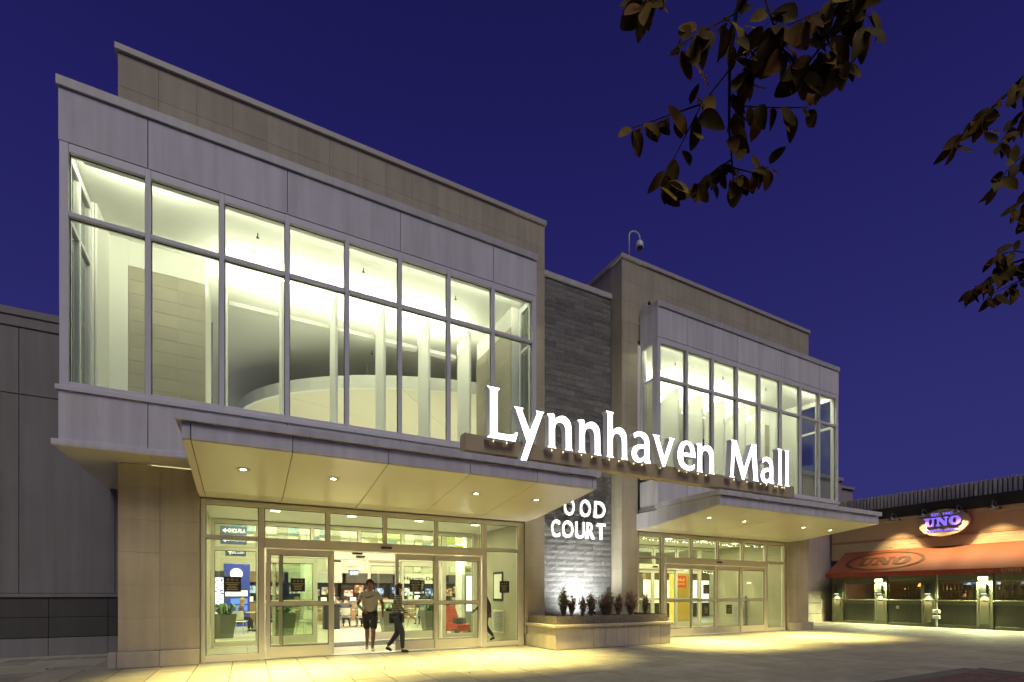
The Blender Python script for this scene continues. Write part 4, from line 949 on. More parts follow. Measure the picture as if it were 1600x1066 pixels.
# food stalls
def stall(x0, x1, y, name_txt, hm, tm, menus, label):
    t_ = thing('food_stall', label, 'food stall', ((x0 + x1) / 2, y, 0), 'food stalls along the far wall')
    BX('back_wall', 'shop_dark', t_, x0, x1, y + 1.6, y + 1.7, 0, 2.6); BX('counter', 'shop_wood', t_, x0 + .05, x1 - .05, y, y + 0.6, 0.004, 1.02, c=0.02); BX('counter_top', 'counter_metal', t_, x0, x1, y - 0.05, y + 0.65, 1.021, 1.07, c=0.01)
    BX('header', hm, t_, x0, x1, y - 0.02, y + 0.2, 2.05, 2.6, c=0.01)
    if name_txt: plate_text(name_txt, t_, x0 + .15 * (x1 - x0), x1 - .15 * (x1 - x0), y - 0.03, 2.18, 2.46, tm, 0.02, 0.01)
    n_ = len(menus); w_ = (x1 - x0 - 0.2) / n_
    for k, mm in enumerate(menus):
        zz = random.uniform(1.3, 1.5); BX('menu_board', mm.replace('screen_', 'menu_').replace('violet', 'blue'), t_, x0 + 0.1 + k * w_ + 0.06, x0 + 0.1 + (k + 1) * w_ - 0.06, y + 1.5, y + 1.58, zz, zz + random.uniform(0.36, 0.5))
    for k in range(int((x1 - x0) / 0.45)):
        q = random.uniform(0.15, 0.3); x = x0 + 0.3 + k * 0.45; BX('counter_appliance', random.choice(['counter_metal', 'shop_dark', 'decor_pale', 'shop_wood', 'screen_warm']), t_, x, x + 0.26, y + 0.15, y + 0.45, 1.071, 1.071 + q, c=0.01)
YF = 28.5
stall(-7.4, -4.4, YF, 'Great Wok', 'shop_wood', 'sign_white', ['screen_warm', 'screen_white', 'screen_warm'], 'far left food stall')
stall(-4.2, -1.4, YF, 'CHICK-FIL-A', 'red_toy', 'sign_white', ['screen_white', 'screen_warm', 'screen_white'], 'food stall with a red header')
stall(-1.2, 1.7, YF, '', 'shop_wood', 'sign_white', ['screen_warm', 'screen_blue', 'screen_warm'], 'wood fronted food stall behind the blue kiosk panel')
stall(1.9, 4.6, YF, '', 'decor_grey', 'sign_white', ['screen_white', 'screen_white', 'screen_warm'], 'pale headed food stall behind the fixed door leaf')
stall(4.8, 7.4, YF, '', 'shop_dark', 'sign_white', ['screen_warm', 'screen_amber', 'screen_white', 'screen_blue'], 'dark headed food stall with amber menu boards behind the walking man')
stall(7.6, 10.6, YF, 'Haagen-Dazs', 'decor_pale', 'shop_dark', ['screen_blue', 'screen_white', 'screen_white', 'screen_violet'], 'pale ice cream stall with blue and white screens')
stall(10.8, 14.2, YF, 'SUBS', 'shop_dark', 'screen_amber', ['screen_amber', 'screen_warm', 'screen_amber', 'screen_warm'], 'dark food stall with amber lettering behind the toy car')
stall(14.4, 17.6, YF, '', 'decor_pale', 'shop_dark', ['screen_white', 'screen_warm', 'screen_white'], 'pale food stall at the far right of the court')
uw = BX('upper_wall', 'cream', None, -9, 20, 28.9, 29.1, 2.61, 5.0); tag(uw, 'cream wall above the food stalls', kind='structure')
rr = random.Random(11)
ws = thing('wall_squares', 'pale square decorations scattered on the cream wall above the stalls', 'wall decoration', (6.5, 28.8, 2.7))
for k in range(22):
    x = 1.0 + k * 0.55 + rr.uniform(-.1, .1); z = rr.choice([2.75, 3.0, 3.2, 3.45, 3.7]); q = rr.uniform(0.34, 0.5); BX('square', 'decor_pale', ws, x, x + q, 28.8, 28.899, z, z + q, c=0.01)
mz = thing('mosaic_frieze', 'frieze of pale green and blue squares hanging above the food court', 'wall decoration', (4, 24.2, 3.6))
for i in range(24):
    for j in range(3):
        if rr.random() < 0.22: continue
        x = -0.6 + i * 0.44; BX('mosaic_square', rr.choice(['decor_pale', 'decor_pale', 'decor_green', 'decor_blue', 'decor_grey']), mz, x, x + 0.40, 24.0 + rr.choice([0, .05]), 24.1, 3.62 + j * 0.42, 3.62 + j * 0.42 + 0.38, c=0.008)
# more tables, chairs and diners further back
k = 0
for x, y in ((1.6, 24.2), (3.4, 25.4), (5.9, 24.6), (8.3, 25.6), (6.1, 26.9), (2.6, 27.2), (9.2, 22.2), (-0.9, 26.0)):
    wh = ('behind the second grey pot', 'deep in the doorway view, left', 'deep in the doorway view, right', 'behind the sliding leaf, far back', 'before the amber menu boards', 'before the pale headed stall', 'behind the toy car stroller', 'before the wood fronted stall')[k]
    table(x, y, 'round table ' + wh)
    chair(x - 0.62, y - 0.1, -1.5, ('chair_white', 'chair_grey')[k % 2], 'chair on the left of the table ' + wh)
    chair(x + 0.62, y + 0.1, 1.6, ('chair_grey', 'chair_white')[k % 2], 'chair on the right of the table ' + wh)
    chair(x, y - 0.65, 0.1, 'chair_white', 'chair on the near side of the table ' + wh)
    for q in range(3):
        t_ = thing('food_tray', 'tray with cups, number %d of three on the table %s' % (q + 1, wh), 'tray', (x, y, 0.75), 'food trays on the tables') if q == 0 else None
        if t_:
            t_['label'] = 'food tray with paper cup on the table ' + wh; BX('tray', ('shop_wood', 'red_toy', 'shop_dark')[k % 3], t_, x - 0.2, x + 0.12, y - 0.15, y + 0.1, 0.752, 0.77, c=0.004); MB().lathe([(0.03, 0.771), (0.042, 0.90), (0.0, 0.90)], x - 0.05, y, 10).build('cup', 'decor_pale', t_)
    k += 1
# columns in the hall
for x, y, lb in ((2.6, 26.5, 'white round column behind the fixed door leaf'), (10.2, 25.0, 'white round column right of the toy car stroller'), (-2.2, 27.0, 'white round column at the far left of the food court')):
    t_ = thing('column', lb, 'column', (x, y, 0)); MB().lathe([(0.3, 0.15), (0.3, 4.8)], x, y, 24).build('shaft', 'white', t_, True); MB().lathe([(0.36, 0.004), (0.36, 0.149)], x, y, 24).build('base', 'decor_grey', t_); MB().lathe([(0.31, 4.801), (0.42, 4.9), (0.42, 5.0)], x, y, 24).build('capital', 'white', t_)
# chandelier-like cluster of small bulbs
t_ = thing('bulb_chandelier', 'sparkling cluster of small bulbs hanging behind the fixed door leaf', 'lamp', (2.2, 22.5, 2.9))
MB().tube([(2.2, 22.5, 3.3), (2.2, 22.5, 5.0)], 0.01, 5).build('cord', 'steel', t_); MB().lathe([(0.35, 3.28), (0.37, 3.29), (0.37, 3.31), (0.35, 3.32)], 2.2, 22.5, 24).build('ring', 'steel', t_)
bl = MB(); rr = random.Random(3)
for k in range(26): a = rr.uniform(0, 2 * pi); q = rr.uniform(.05, .4); bl.ball((2.2 + q * cos(a), 22.5 + q * sin(a), rr.uniform(2.95, 3.27)), 0.022, 6)
tag(bl.build('bulbs', 'bulb', t_), kind='stuff')
# farther entrance: orange panel, string lights, cabinet
t_ = thing('orange_column_panel', 'yellow orange column panel with a red square sale sign', 'display panel', (18.2, 17.1, 0)); BX('panel_board', 'yellow_panel', t_, 17.78, 18.72, 17.0, 17.4, 0.004, 2.4, c=0.02); BX('sale_sign', 'sale_red', t_, 17.78, 18.46, 16.97, 16.999, 1.75, 2.3)
plate_text('SALE', t_, 17.88, 18.36, 16.965, 2.05, 2.18, 'sale_yellow', 0.004, 0.02); plate_text('NOW ON', t_, 17.9, 18.34, 16.965, 1.86, 1.97, 'sale_yellow', 0.004, 0.01)
for k, (pts, lb) in enumerate((([(11.5, 16.2, 2.5), (13.2, 16.2, 2.2), (14.8, 16.3, 2.5), (16.2, 16.4, 2.42), (17.9, 16.4, 2.55), (20.0, 16.5, 2.45)], 'lower string of small bulbs behind the farther entrance'), ([(11.2, 12.6, 3.33), (13.0, 12.6, 3.28), (14.6, 12.6, 3.34), (16.2, 12.6, 3.28), (18.3, 12.6, 3.34)], 'string of tiny bulbs under the vestibule ceiling of the farther entrance'))):
    t_ = thing('string_lights', lb, 'string lights', pts[0]); MB().tube(pts, 0.005, 4).build('wire', 'black', t_); bl = MB(); rr = random.Random(k)
    for a, b in zip(pts[:-1], pts[1:]):
        m_ = 9 if k == 0 else 16
        for q in range(m_):
            p = Vector(a).lerp(Vector(b), q / m_); bl.ball((p.x, p.y + rr.uniform(-.1, .1), p.z - rr.uniform(0.0, 0.05)), 0.020 if k == 0 else 0.010, 6)
    tag(bl.build('bulbs', 'bulb', t_), kind='stuff')
t_ = thing('wall_cabinet', 'grey steel cabinet on the right wall of the farther vestibule', 'cabinet', (18.7, 14.6, 0)); BX('cabinet_body', 'steel', t_, 18.55, 18.735, 13.9, 14.45, 0.15, 1.35, c=0.01); BX('cabinet_door', 'counter_metal', t_, 18.53, 18.549, 13.93, 14.42, 0.2, 0.9, c=0.004)
for x0, x1, lb, mm in ((21.0, 23.4, 'bright white shop window at the far left of the farther entrance', 'screen_warm'), (23.8, 26.5, 'second bright shop window behind the farther entrance', 'screen_white')):
    t_ = thing('shop_window', lb, 'shop window', ((x0 + x1) / 2, 22.5, 0)); BX('window_display', mm, t_, x0, x1, 22.5, 22.6, 0.9, 2.3); BX('shop_fascia', 'shop_wood', t_, x0, x1, 22.4, 22.7, 2.31, 2.9, c=0.01); BX('stall_riser', 'shop_dark', t_, x0, x1, 22.42, 22.7, 0.004, 0.89, c=0.01)
# hall lamps: recessed troffers in the ceiling
k = 0
for y in (17.5, 21, 24.6):
    for x in (-4, 0.5, 5, 9.5, 14, 18.5):
        t_ = thing('ceiling_troffer', 'recessed ceiling lamp over the food court, %s from the left in the %s row' % (('first', 'second', 'third', 'fourth', 'fifth', 'sixth')[(-4, 0.5, 5, 9.5, 14, 18.5).index(x)], {17.5: 'near', 21: 'middle', 24.6: 'far'}[y]), 'ceiling lamp', (x, y, 4.98), 'food court ceiling lamps'); BX('lamp_frame', 'white', t_, x - .65, x + .65, y - .35, y + .35, 4.98, 4.999); BX('diffuser', 'dim_lens', t_, x - .6, x + .6, y - .3, y + .3, 4.97, 4.979)
        area('troffer_lamp', (x, y, 4.95), (0, 0, -1), 1.2, 0.6, 300, INT)
# ================================================================== RESTAURANT
XU, XL, YC = 27.5, 26.6, 14.8
rs = thing('restaurant', 'cream walled restaurant with dark green serving windows under the awning', 'building', (27, 6, 0))
BX('upper_wall', 'rest_wall', rs, XU, XU + 0.3, -8, YC + 0.55, 3.2, 5.12); BX('wall_trim', 'rest_trim', rs, XU - 0.035, XU - 0.001, -8, YC + 0.5, 4.03, 4.14)
for k in range(4): BX('siding_board', 'rest_wall_low', rs, XU - 0.018, XU - 0.001, -8, YC + 0.5, 3.58 + k * 0.11, 3.685 + k * 0.11, c=0.006)
BX('cornice_band', 'rest_wall_low', rs, XU - 0.06, XU - 0.001, -8, YC + 0.5, 4.86, 5.11, c=0.01)
BX('eave', 'roof_dark', rs, XU - 0.25, XU + 1.5, -8, YC + 0.5, 5.13, 5.60)
scr = BX('roof_screen', 'roof_dark', rs, XU + 0.12, XU + 0.16, -8, YC + 0.4, 5.601, 6.2)
y = YC + 0.35; k = 0
while y > -7.5:
    piece('screen_slat', 'roof_slat', scr, XU + 0.03, XU + 0.115, y - 0.055, y + 0.055, 5.61, 6.28, c=0.008); y -= 0.155
# lower serving wall
posts = [14.53, 12.57, 10.69, 8.80, 6.90, 5.0, 3.1, 1.2, -0.7, -2.6]
for yb, ya in zip(posts[1:], posts[:-1]):
    a, b = yb + 0.26, ya - 0.26
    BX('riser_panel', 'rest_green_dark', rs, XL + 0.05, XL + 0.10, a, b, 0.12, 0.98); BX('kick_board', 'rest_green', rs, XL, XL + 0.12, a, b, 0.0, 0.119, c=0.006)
    BX('counter_shelf', 'rest_green', rs, XL - 0.16, XL + 0.5, a - 0.03, b + 0.03, 1.13, 1.18, c=0.008); BX('counter_apron', 'rest_green', rs, XL - 0.03, XL + 0.10, a, b, 0.985, 1.129, c=0.006)
    BX('window_header', 'rest_green', rs, XL, XL + 0.12, a, b, 2.10, 2.75, c=0.006)
    w_ = MB()
    for y0, y1, z0, z1 in ((a, a + 0.06, 1.181, 2.099), (b - 0.06, b, 1.181, 2.099), (a + 0.0605, b - 0.0605, 2.02, 2.099)): w_.cbox(XL + 0.03, XL + 0.09, y0, y1, z0, z1, c=0.004)
    wf = w_.build('serving_window', 'rest_green', rs)
    BX('window_pane', 'glass_dim', wf, XL + 0.055, XL + 0.065, a + 0.06, b - 0.06, 1.185, 2.02); BX('roller_shutter', 'rest_wall_low', wf, XL + 0.09, XL + 0.15, a + 0.061, b - 0.061, 1.93, 2.015, c=0.02)
for y in posts:
    p_ = BX('post', 'rest_green', rs, XL - 0.06, XL + 0.12, y - 0.255, y + 0.255, 0.0, 2.75, c=0.008)
    m_ = MB()
    for y0, y1, z0, z1 in ((y - .15, y - .125, .2, 1.2), (y + .125, y + .15, .2, 1.2), (y - .1245, y + .1245, .2, .225), (y - .1245, y + .1245, 1.175, 1.2)): m_.cbox(XL - 0.08, XL - 0.061, y0, y1, z0, z1, c=0.003)
    m_.build('post_moulding', 'rest_green', p_)
# the bar behind the serving windows
BX('bar_back_wall', 'bar_wall', rs, XL + 4.0, XL + 4.1, -8, YC, 0, 2.9); BX('bar_ceiling', 'bar_dark', rs, XL + 0.13, XL + 4.0, -8, YC, 2.76, 2.85); BX('bar_floor', 'bar_dark', rs, XL + 0.13, XL + 4.0, -8, YC, -0.04, 0.002)
BX('bar_end_wall', 'bar_wall', rs, XL + 0.13, XL + 4.0, YC - 0.1, YC, 0.003, 2.75)
noise_screen('tv', (0.03, 0.08, 0.35), (0.8, 0.9, 1.0), 1.6)
for y0, y1, lb in ((8.95, 10.2, 'long bright television behind the third serving window'), (7.3, 8.3, 'bright television behind the rightmost serving window')):
    t_ = thing('television', lb, 'television', (XL + 2.0, (y0 + y1) / 2, 1.9)); BX('casing', 'black', t_, XL + 2.0, XL + 2.08, y0 - .03, y1 + .03, 1.83, 2.13, c=0.006); BX('display', 'tv', t_, XL + 1.985, XL + 1.999, y0, y1, 1.86, 2.10); MB().tube([(XL + 2.04, (y0 + y1) / 2, 2.13), (XL + 2.04, (y0 + y1) / 2, 2.76)], 0.02, 6).build('mount', 'black', t_)
rr = random.Random(9)
bk = thing('bar_shelf', 'dark back bar shelves with bottles inside the restaurant', 'shelf', (XL + 3.6, 9, 0)); BX('cabinet', 'bar_dark', bk, XL + 3.5, XL + 3.99, 0, 13.5, 0.004, 1.0, c=0.01)
for z in (1.25, 1.62):
    sh = BX('shelf_board', 'bar_dark', bk, XL + 3.7, XL + 3.99, 0, 13.5, z, z + 0.03)
    bt = MB()
    for k in range(90): y = 0.1 + k * 0.148; h_ = rr.uniform(.2, .3); bt.lathe([(0.0, z + .031), (.035, z + .031), (.035, z + .03 + h_ * .6), (.013, z + .03 + h_ * .75), (.013, z + .03 + h_), (0, z + .03 + h_)], XL + 3.82, y, 6)
    tag(bt.build('bottles', 'bottle', sh), kind='stuff')
for y, lb in ((11.6, 'amber pendant lamp behind the second serving window'), (9.4, 'amber pendant lamp behind the third serving window'), (7.5, 'amber pendant lamp behind the rightmost serving window'), (13.4, 'amber pendant lamp behind the leftmost serving window')):
    t_ = thing('pendant_lamp', lb, 'lamp', (XL + 1.4, y, 1.85), 'amber pendant lamps in the bar'); MB().lathe([(0.03, 1.95), (0.09, 1.84), (0.10, 1.80), (0.0, 1.80)], XL + 1.4, y, 16).build('lamp_shade', 'pendant', t_); MB().tube([(XL + 1.4, y, 1.95), (XL + 1.4, y, 2.76)], 0.006, 5).build('cord', 'black', t_)
    d = bpy.data.lights.new('pendant_glow', 'POINT'); d.energy = 45; d.color = (1, .62, .28); d.shadow_soft_size = 0.08; link('pendant_glow', d, None, (XL + 1.4, y, 1.68))
# awning
aw = thing('awning', 'long orange red canvas awning with a faded printed oval over the serving windows', 'awning', (26.5, 6, 2.4))
XF, ZF, ZT, ZV = 25.68, 2.46, 3.58, 2.25; YA = 14.62
sl = MB(); sl.add([(XU - 0.03, -8, ZT), (XU - 0.03, YA, ZT), (XF, YA, ZF), (XF, -8, ZF), (XU - 0.03, -8, ZT - .02), (XU - 0.03, YA, ZT - .02), (XF + .01, YA, ZF - .02), (XF + .01, -8, ZF - .02)],
                  [(0, 1, 2, 3), (7, 6, 5, 4), (1, 5, 6, 2), (0, 3, 7, 4), (0, 4, 5, 1)])
# subdivide the cloth for a gentle sag between ribs
cl = MB(); NY, NX = 120, 8; vs = []
for j in range(NX + 1):
    for i in range(NY + 1):
        y = -8 + (YA + 8) * i / NY; t = j / NX; sag = -0.022 * sin(pi * t) * (0.6 + 0.4 * sin(2 * pi * y / 1.9) ** 2)
        vs.append((XU - 0.03 + (XF - XU + 0.03) * t, y, ZT + (ZF - ZT) * t + sag))
fs = [(j * (NY + 1) + i, j * (NY + 1) + i + 1, (j + 1) * (NY + 1) + i + 1, (j + 1) * (NY + 1) + i) for j in range(NX) for i in range(NY)]
nb = len(vs); vs += [(x, y, z - 0.012) for x, y, z in vs]; fs += [tuple(q + nb for q in f[::-1]) for f in fs]
cl.add(vs, fs).build('canvas', 'awning', aw, True)
y = YA; k = 0
while y > -7.8:
    BX('valance', 'awning_dark', aw, XF - 0.006, XF + 0.006, max(y - 0.62, -8), y - 0.006, ZV, ZF - 0.004); y -= 0.626
end = MB(); end.prism([(XU - 0.035, ZT - 0.03), (XF + 0.01, ZF - 0.02), (XF + 0.01, ZV), (XF + 0.15, ZV), (XU - 0.035, ZV + 0.2)], YA - 0.012, YA, 'Y'); end.build('end_panel', 'awning_dark', aw)
MB().tube([(XF + 0.03, -8, ZV + .02), (XF + 0.03, YA - 0.02, ZV + .02)], 0.018, 6).build('front_bar', 'conduit', aw)
for y in posts: MB().tube([(XF + 0.03, y, ZV + .03), (XL - 0.07, y, 2.6)], 0.014, 6).build('strut', 'conduit', aw)
# UNO outlines (slab letters)
UNO = {'U': [[(0, 1), (0.62, 1), (0.62, .86), (.5, .84), (.5, .36), (c, .53, .2), (c, .64, .15), (c, .75, .2), (.78, .36), (.78, .84), (.66, .86), (.66, 1), (1.1, 1), (1.1, .86), (.98, .84), (.98, .34), (c, .9, .06), (c, .62, -.02), (c, .28, .06), (.16, .32), (.14, .84), (0, .86)]],
       'N': [[(0, 1), (.46, 1), (.86, .46), (.86, .84), (.74, .86), (.74, 1), (1.18, 1), (1.18, .86), (1.06, .84), (1.06, 0), (.78, 0), (.32, .62), (.32, .16), (.46, .14), (.46, 0), (0, 0), (0, .14), (.12, .16), (.12, .84), (0, .86)]],
       'O': [[(c, .55, 1.02), (c, .92, .9), (c, 1.1, .5), (c, .92, .1), (c, .55, -.02), (c, .18, .1), (c, 0, .5), (c, .18, .9)], [(c, .55, .84), (c, .42, .74), (c, .38, .5), (c, .42, .26), (c, .55, .16), (c, .68, .26), (c, .72, .5), (c, .68, .74)]]}
def uno(parent, place, y0, y1, z0, z1, depth, face, side):
    tot = 1.1 + 1.18 + 1.1 + 0.06; off = 0; s_ = (y0 - y1) / tot
    for ch in 'UNO':
        me = curve_mesh([smooth_contour(k) for k in UNO[ch]], depth, 'letter'); face_side(me, face, side)
        for v in me.vertices: v.co = place(y0 - (off + v.co.x) * s_, z0 + v.co.y * (z1 - z0), v.co.z)
        o = link('letter', me, None); o.parent = parent; o.location = -WT[parent.name]; off += {'U': 1.13, 'N': 1.21, 'O': 1.1}[ch]
    return
def on_awning(y, q, d):            # q: 0 at the front edge, 1 at the wall
    nx, nz = -(ZT - ZF), -(XF - XU); L = math.hypot(nx, nz); nx, nz = nx / L, nz / L
    sag = -0.022 * sin(pi * (1 - q))
    return (XF + (XU - 0.03 - XF) * q + nx * (0.03 + d), y, ZF + (ZT - ZF) * q + nz * (0.03 + d) + sag)
uno(aw, on_awning, 13.55, 11.35, 0.32, 0.66, 0.004, 'awning_print', 'awning_print')
ring = MB(); N_ = 64
for r0, r1 in ((0.92, 1.0),):
    vs = []; fs = []
    for k in range(N_):
        a = 2 * pi * k / N_
        for r in (r0, r1): vs.append(on_awning(12.45 + 1.62 * r * cos(a), 0.49 + 0.40 * r * sin(a), 0))
    for k in range(N_): a = 2 * k; b = 2 * ((k + 1) % N_); fs.append((a, a + 1, b + 1, b))
    ring.add(vs, fs)
ring.build('printed_oval', 'awning_print', aw)
uno(aw, lambda y, z, d: (XF - 0.012 - d, y, z), 8.05, 7.45, 2.29, 2.42, 0.003, 'rest_trim', 'rest_trim')
plate_text('EST. 1943', aw, 8.75, 8.25, XF - 0.012, 2.31, 2.38, 'rest_trim', 0.003, facing='-X')
# oval sign
XS = 27.05
os_ = thing('oval_sign', 'cream oval wall sign with glowing purple letters above the awning', 'sign', (XS, 10.38, 4.6))
cy, cz, ry, rz = 10.37, 4.585, 0.90, 0.60
def oval(x0, x1, k, nm, mt, par):
    m_ = MB(); m_.prism([(cy + ry * k * cos(2 * pi * i / 56), cz + rz * k * sin(2 * pi * i / 56)) for i in range(56)], x0, x1, 'X'); return m_.build(nm, mt, par)
oval(XS + 0.0, XS + 0.14, 1.0, 'sign_case', 'rest_trim', os_); oval(XS - 0.006, XS - 0.001, 0.965, 'sign_face', 'oval_face', os_)
for y, z in ((cy - .5, cz), (cy + .5, cz)): MB().tube([(XS + 0.13, y, z), (XU, y, z)], 0.02, 6).build('sign_bracket', 'steel', os_)
uno(os_, lambda y, z, d: (XS - 0.07 - d, y, z), 11.02, 9.70, 4.44, 4.82, 0.09, 'purple_neon', 'purple_side')
plate_text('EST. 1943', os_, 10.78, 10.02, XS - 0.02, 4.91, 5.03, 'purple_neon', 0.02, 0.008, facing='-X')
plate_text('PIZZERIA & GRILL', os_, 10.95, 9.80, XS - 0.02, 4.20, 4.31, 'purple_neon', 0.02, 0.006, facing='-X')
# gooseneck lamps
GL_ = [(12.15, 'leftmost gooseneck lamp, next to the canopy corner'), (10.95, 'gooseneck lamp over the left half of the oval sign'), (9.72, 'gooseneck lamp over the right half of the oval sign'), (8.59, 'gooseneck lamp right of the oval sign'), (7.3, 'gooseneck lamp at the right edge of the photo')]
for y, lb in GL_:
    t_ = thing('gooseneck_lamp', lb, 'lamp', (XU - 0.06, y, 5.0), 'gooseneck lamps above the awning')
    MB().tube([(XU - 0.061, y, 4.99), (XU - 0.2, y, 5.0), (XU - 0.42, y, 5.10), (XU - 0.66, y, 5.22), (XU - 0.84, y, 5.22), (XU - 0.90, y, 5.13), (XU - 0.90, y, 5.04)], 0.014, 6).build('lamp_arm', 'lamp_metal', t_, True)
    w_ = MB().lathe([(0.0, -0.03), (0.06, -0.03), (0.06, 0.0), (0.0, 0.0)], 0, 0, 14).mesh('wall_plate', 'lamp_metal'); o = link('wall_plate', w_, t_, (XU - 0.061, y, 4.99)); o.rotation_euler = (0, pi / 2, 0)
    MB().lathe([(0.03, 5.06), (0.045, 5.02), (0.165, 4.90), (0.17, 4.885), (0.155, 4.90), (0.04, 5.005), (0.0, 5.005)], XU - 0.90, y, 20).build('lamp_shade', 'lamp_metal', t_, True)
    MB().ball((XU - 0.90, y, 4.945), 0.04, 8).build('lamp_bulb', 'lamp_inner', t_)
    spot('gooseneck_beam', (XU - 0.88, y, 4.88), (0.27, 0, -1), 430, (1.0, 0.70, 0.34), 92, 1.0, 0.04)
for y in (14.0,): pass
# wall sconces on the posts and floods under the awning
for k, (y, lb) in enumerate(((14.53, 'black box sconce on the first green post beside the pale wall'), (12.57, 'black box sconce on the second green post'), (10.69, 'black box sconce on the third green post by the conduit'), (8.80, 'black box sconce on the fourth green post'), (6.90, 'black box sconce on the fifth green post'))):
    t_ = thing('wall_sconce', lb, 'lamp', (XL - 0.1, y, 1.45), 'black sconces on the green posts'); MB().cbox(XL - 0.21, XL - 0.085, y - 0.10, y + 0.10, 1.45, 1.88, c=0.01).build('sconce_body', 'black', t_); BX('sconce_bracket', 'dark_plastic', t_, XL - 0.0849, XL - 0.061, y - 0.05, y + 0.05, 1.6, 1.75); BX('sconce_lens', 'flood_lens', t_, XL - 0.19, XL - 0.105, y - 0.08, y + 0.08, 1.443, 1.4495)
    spot('sconce_beam', (XL - 0.15, y, 1.43), (0.10, 0, -1), 150, (1.0, 0.86, 0.42), 95, 0.7, 0.04)
for y, lb in ((12.57, 'small floodlight under the awning on the second green post'), (8.80, 'bright floodlight under the awning on the fourth green post'), (5.0, 'floodlight under the awning beyond the photo edge')):
    t_ = thing('flood_light', lb, 'lamp', (XL - 0.2, y, 2.1), 'floodlights under the awning'); MB().cbox(XL - 0.22, XL - 0.062, y - 0.16, y + 0.16, 2.04, 2.16, c=0.02).build('flood_housing', 'conduit', t_)
    m_ = MB(); m_.prism([(XL - 0.235, 2.03), (XL - 0.221, 2.15), (XL - 0.227, 2.15), (XL - 0.245, 2.03)], y - 0.15, y + 0.15, 'Y'); m_.build('flood_lens', 'flood_lens', t_)
    spot('flood_beam', (XL - 0.30, y, 2.05), (0.0, 0, -1), 900, (0.95, 1.0, 0.50), 165, 0.5, 0.08)
t_ = thing('conduit_box', 'white meter boxes on a conduit pipe beside the third green post', 'electric box', (XL - 0.1, 10.36, 0)); MB().tube([(XL - 0.10, 10.36, 0.02), (XL - 0.10, 10.36, 2.5)], 0.02, 8).build('conduit', 'conduit', t_)
for z in (0.36, 0.60): MB().cbox(XL - 0.22, XL - 0.105, 10.24, 10.48, z, z + 0.16, c=0.015).build('meter_box', 'cam_white', t_)
t_ = thing('wall_outlet', 'small pale outlet plate under the second serving window', 'outlet', (XL, 11.9, 0.75)); MB().cbox(XL + 0.02, XL + 0.049, 11.85, 11.97, 0.76, 0.90, c=0.006).build('plate', 'cam_white', t_); MB().cbox(XL + 0.01, XL + 0.0195, 11.88, 11.94, 0.79, 0.87, c=0.003).build('socket', 'conduit', t_)
# ================================================================== TREE OVERHANGING FROM BEHIND THE CAMERA
FW = Vector((sin(radians(28.06)), cos(radians(28.06)), 0)); RT = Vector((cos(radians(28.06)), -sin(radians(28.06)), 0))
def local(r, f_, z): return RT * r + FW * f_ + Vector((0, 0, z))
tr = thing('tree', 'autumn tree whose leafy branches hang into the dark blue sky', 'tree', local(5.2, 0.6, 0))
base = local(5.2, 0.6, 0)
MB().tube([base + Vector((0, 0, -0.05)), base + Vector((0.02, 0.0, 0.25)), base + Vector((0.03, 0.02, 1.2)), base + Vector((-0.03, 0.04, 2.6)), base + Vector((-0.1, 0.1, 4.2)), base + Vector((-0.15, 0.1, 6.5)), base + Vector((-0.1, 0.2, 9))], [0.26, 0.20, 0.17, 0.15, 0.13, 0.08, 0.02], 14).build('trunk', 'bark', tr, True)
def pl_(pts): return [local(a * d, d, 1.45 + b * d) for a, b, d in pts]
def px(u, v, d): return ((u - 800) / 775.46, (928 - v) / 775.46, d)
limbs = [([base + Vector((-0.1, 0.1, 4.2)), local(3.6, 1.6, 5.4), local(2.0, 2.2, 5.1), local(1.3, 2.3, 4.6)] + pl_([px(1150, 20, 2.35), px(1140, 100, 2.4), px(1139, 200, 2.5), px(1146, 280, 2.6)]), [0.06, 0.045, 0.028, 0.018, 0.010, 0.008, 0.006, 0.003]),
         ([base + Vector((-0.05, 0.05, 3.0)), local(3.9, 1.9, 4.6)] + pl_([px(1660, 70, 2.9), px(1570, 150, 3.0), px(1492, 222, 3.1)]), [0.05, 0.03, 0.012, 0.008, 0.003]),
         ([base + Vector((-0.04, 0.04, 2.6)), local(4.1, 2.3, 3.5)] + pl_([px(1660, 385, 3.2), px(1580, 412, 3.3), px(1522, 452, 3.35)]), [0.045, 0.028, 0.012, 0.007, 0.003]),
         ([base + Vector((-0.15, 0.1, 5.4)), local(3.0, 1.9, 5.8), local(1.75, 2.1, 4.9)] + pl_([px(1345, -30, 2.2), px(1292, 60, 2.25), px(1250, 118, 2.3)]), [0.05, 0.035, 0.018, 0.009, 0.006, 0.002])]
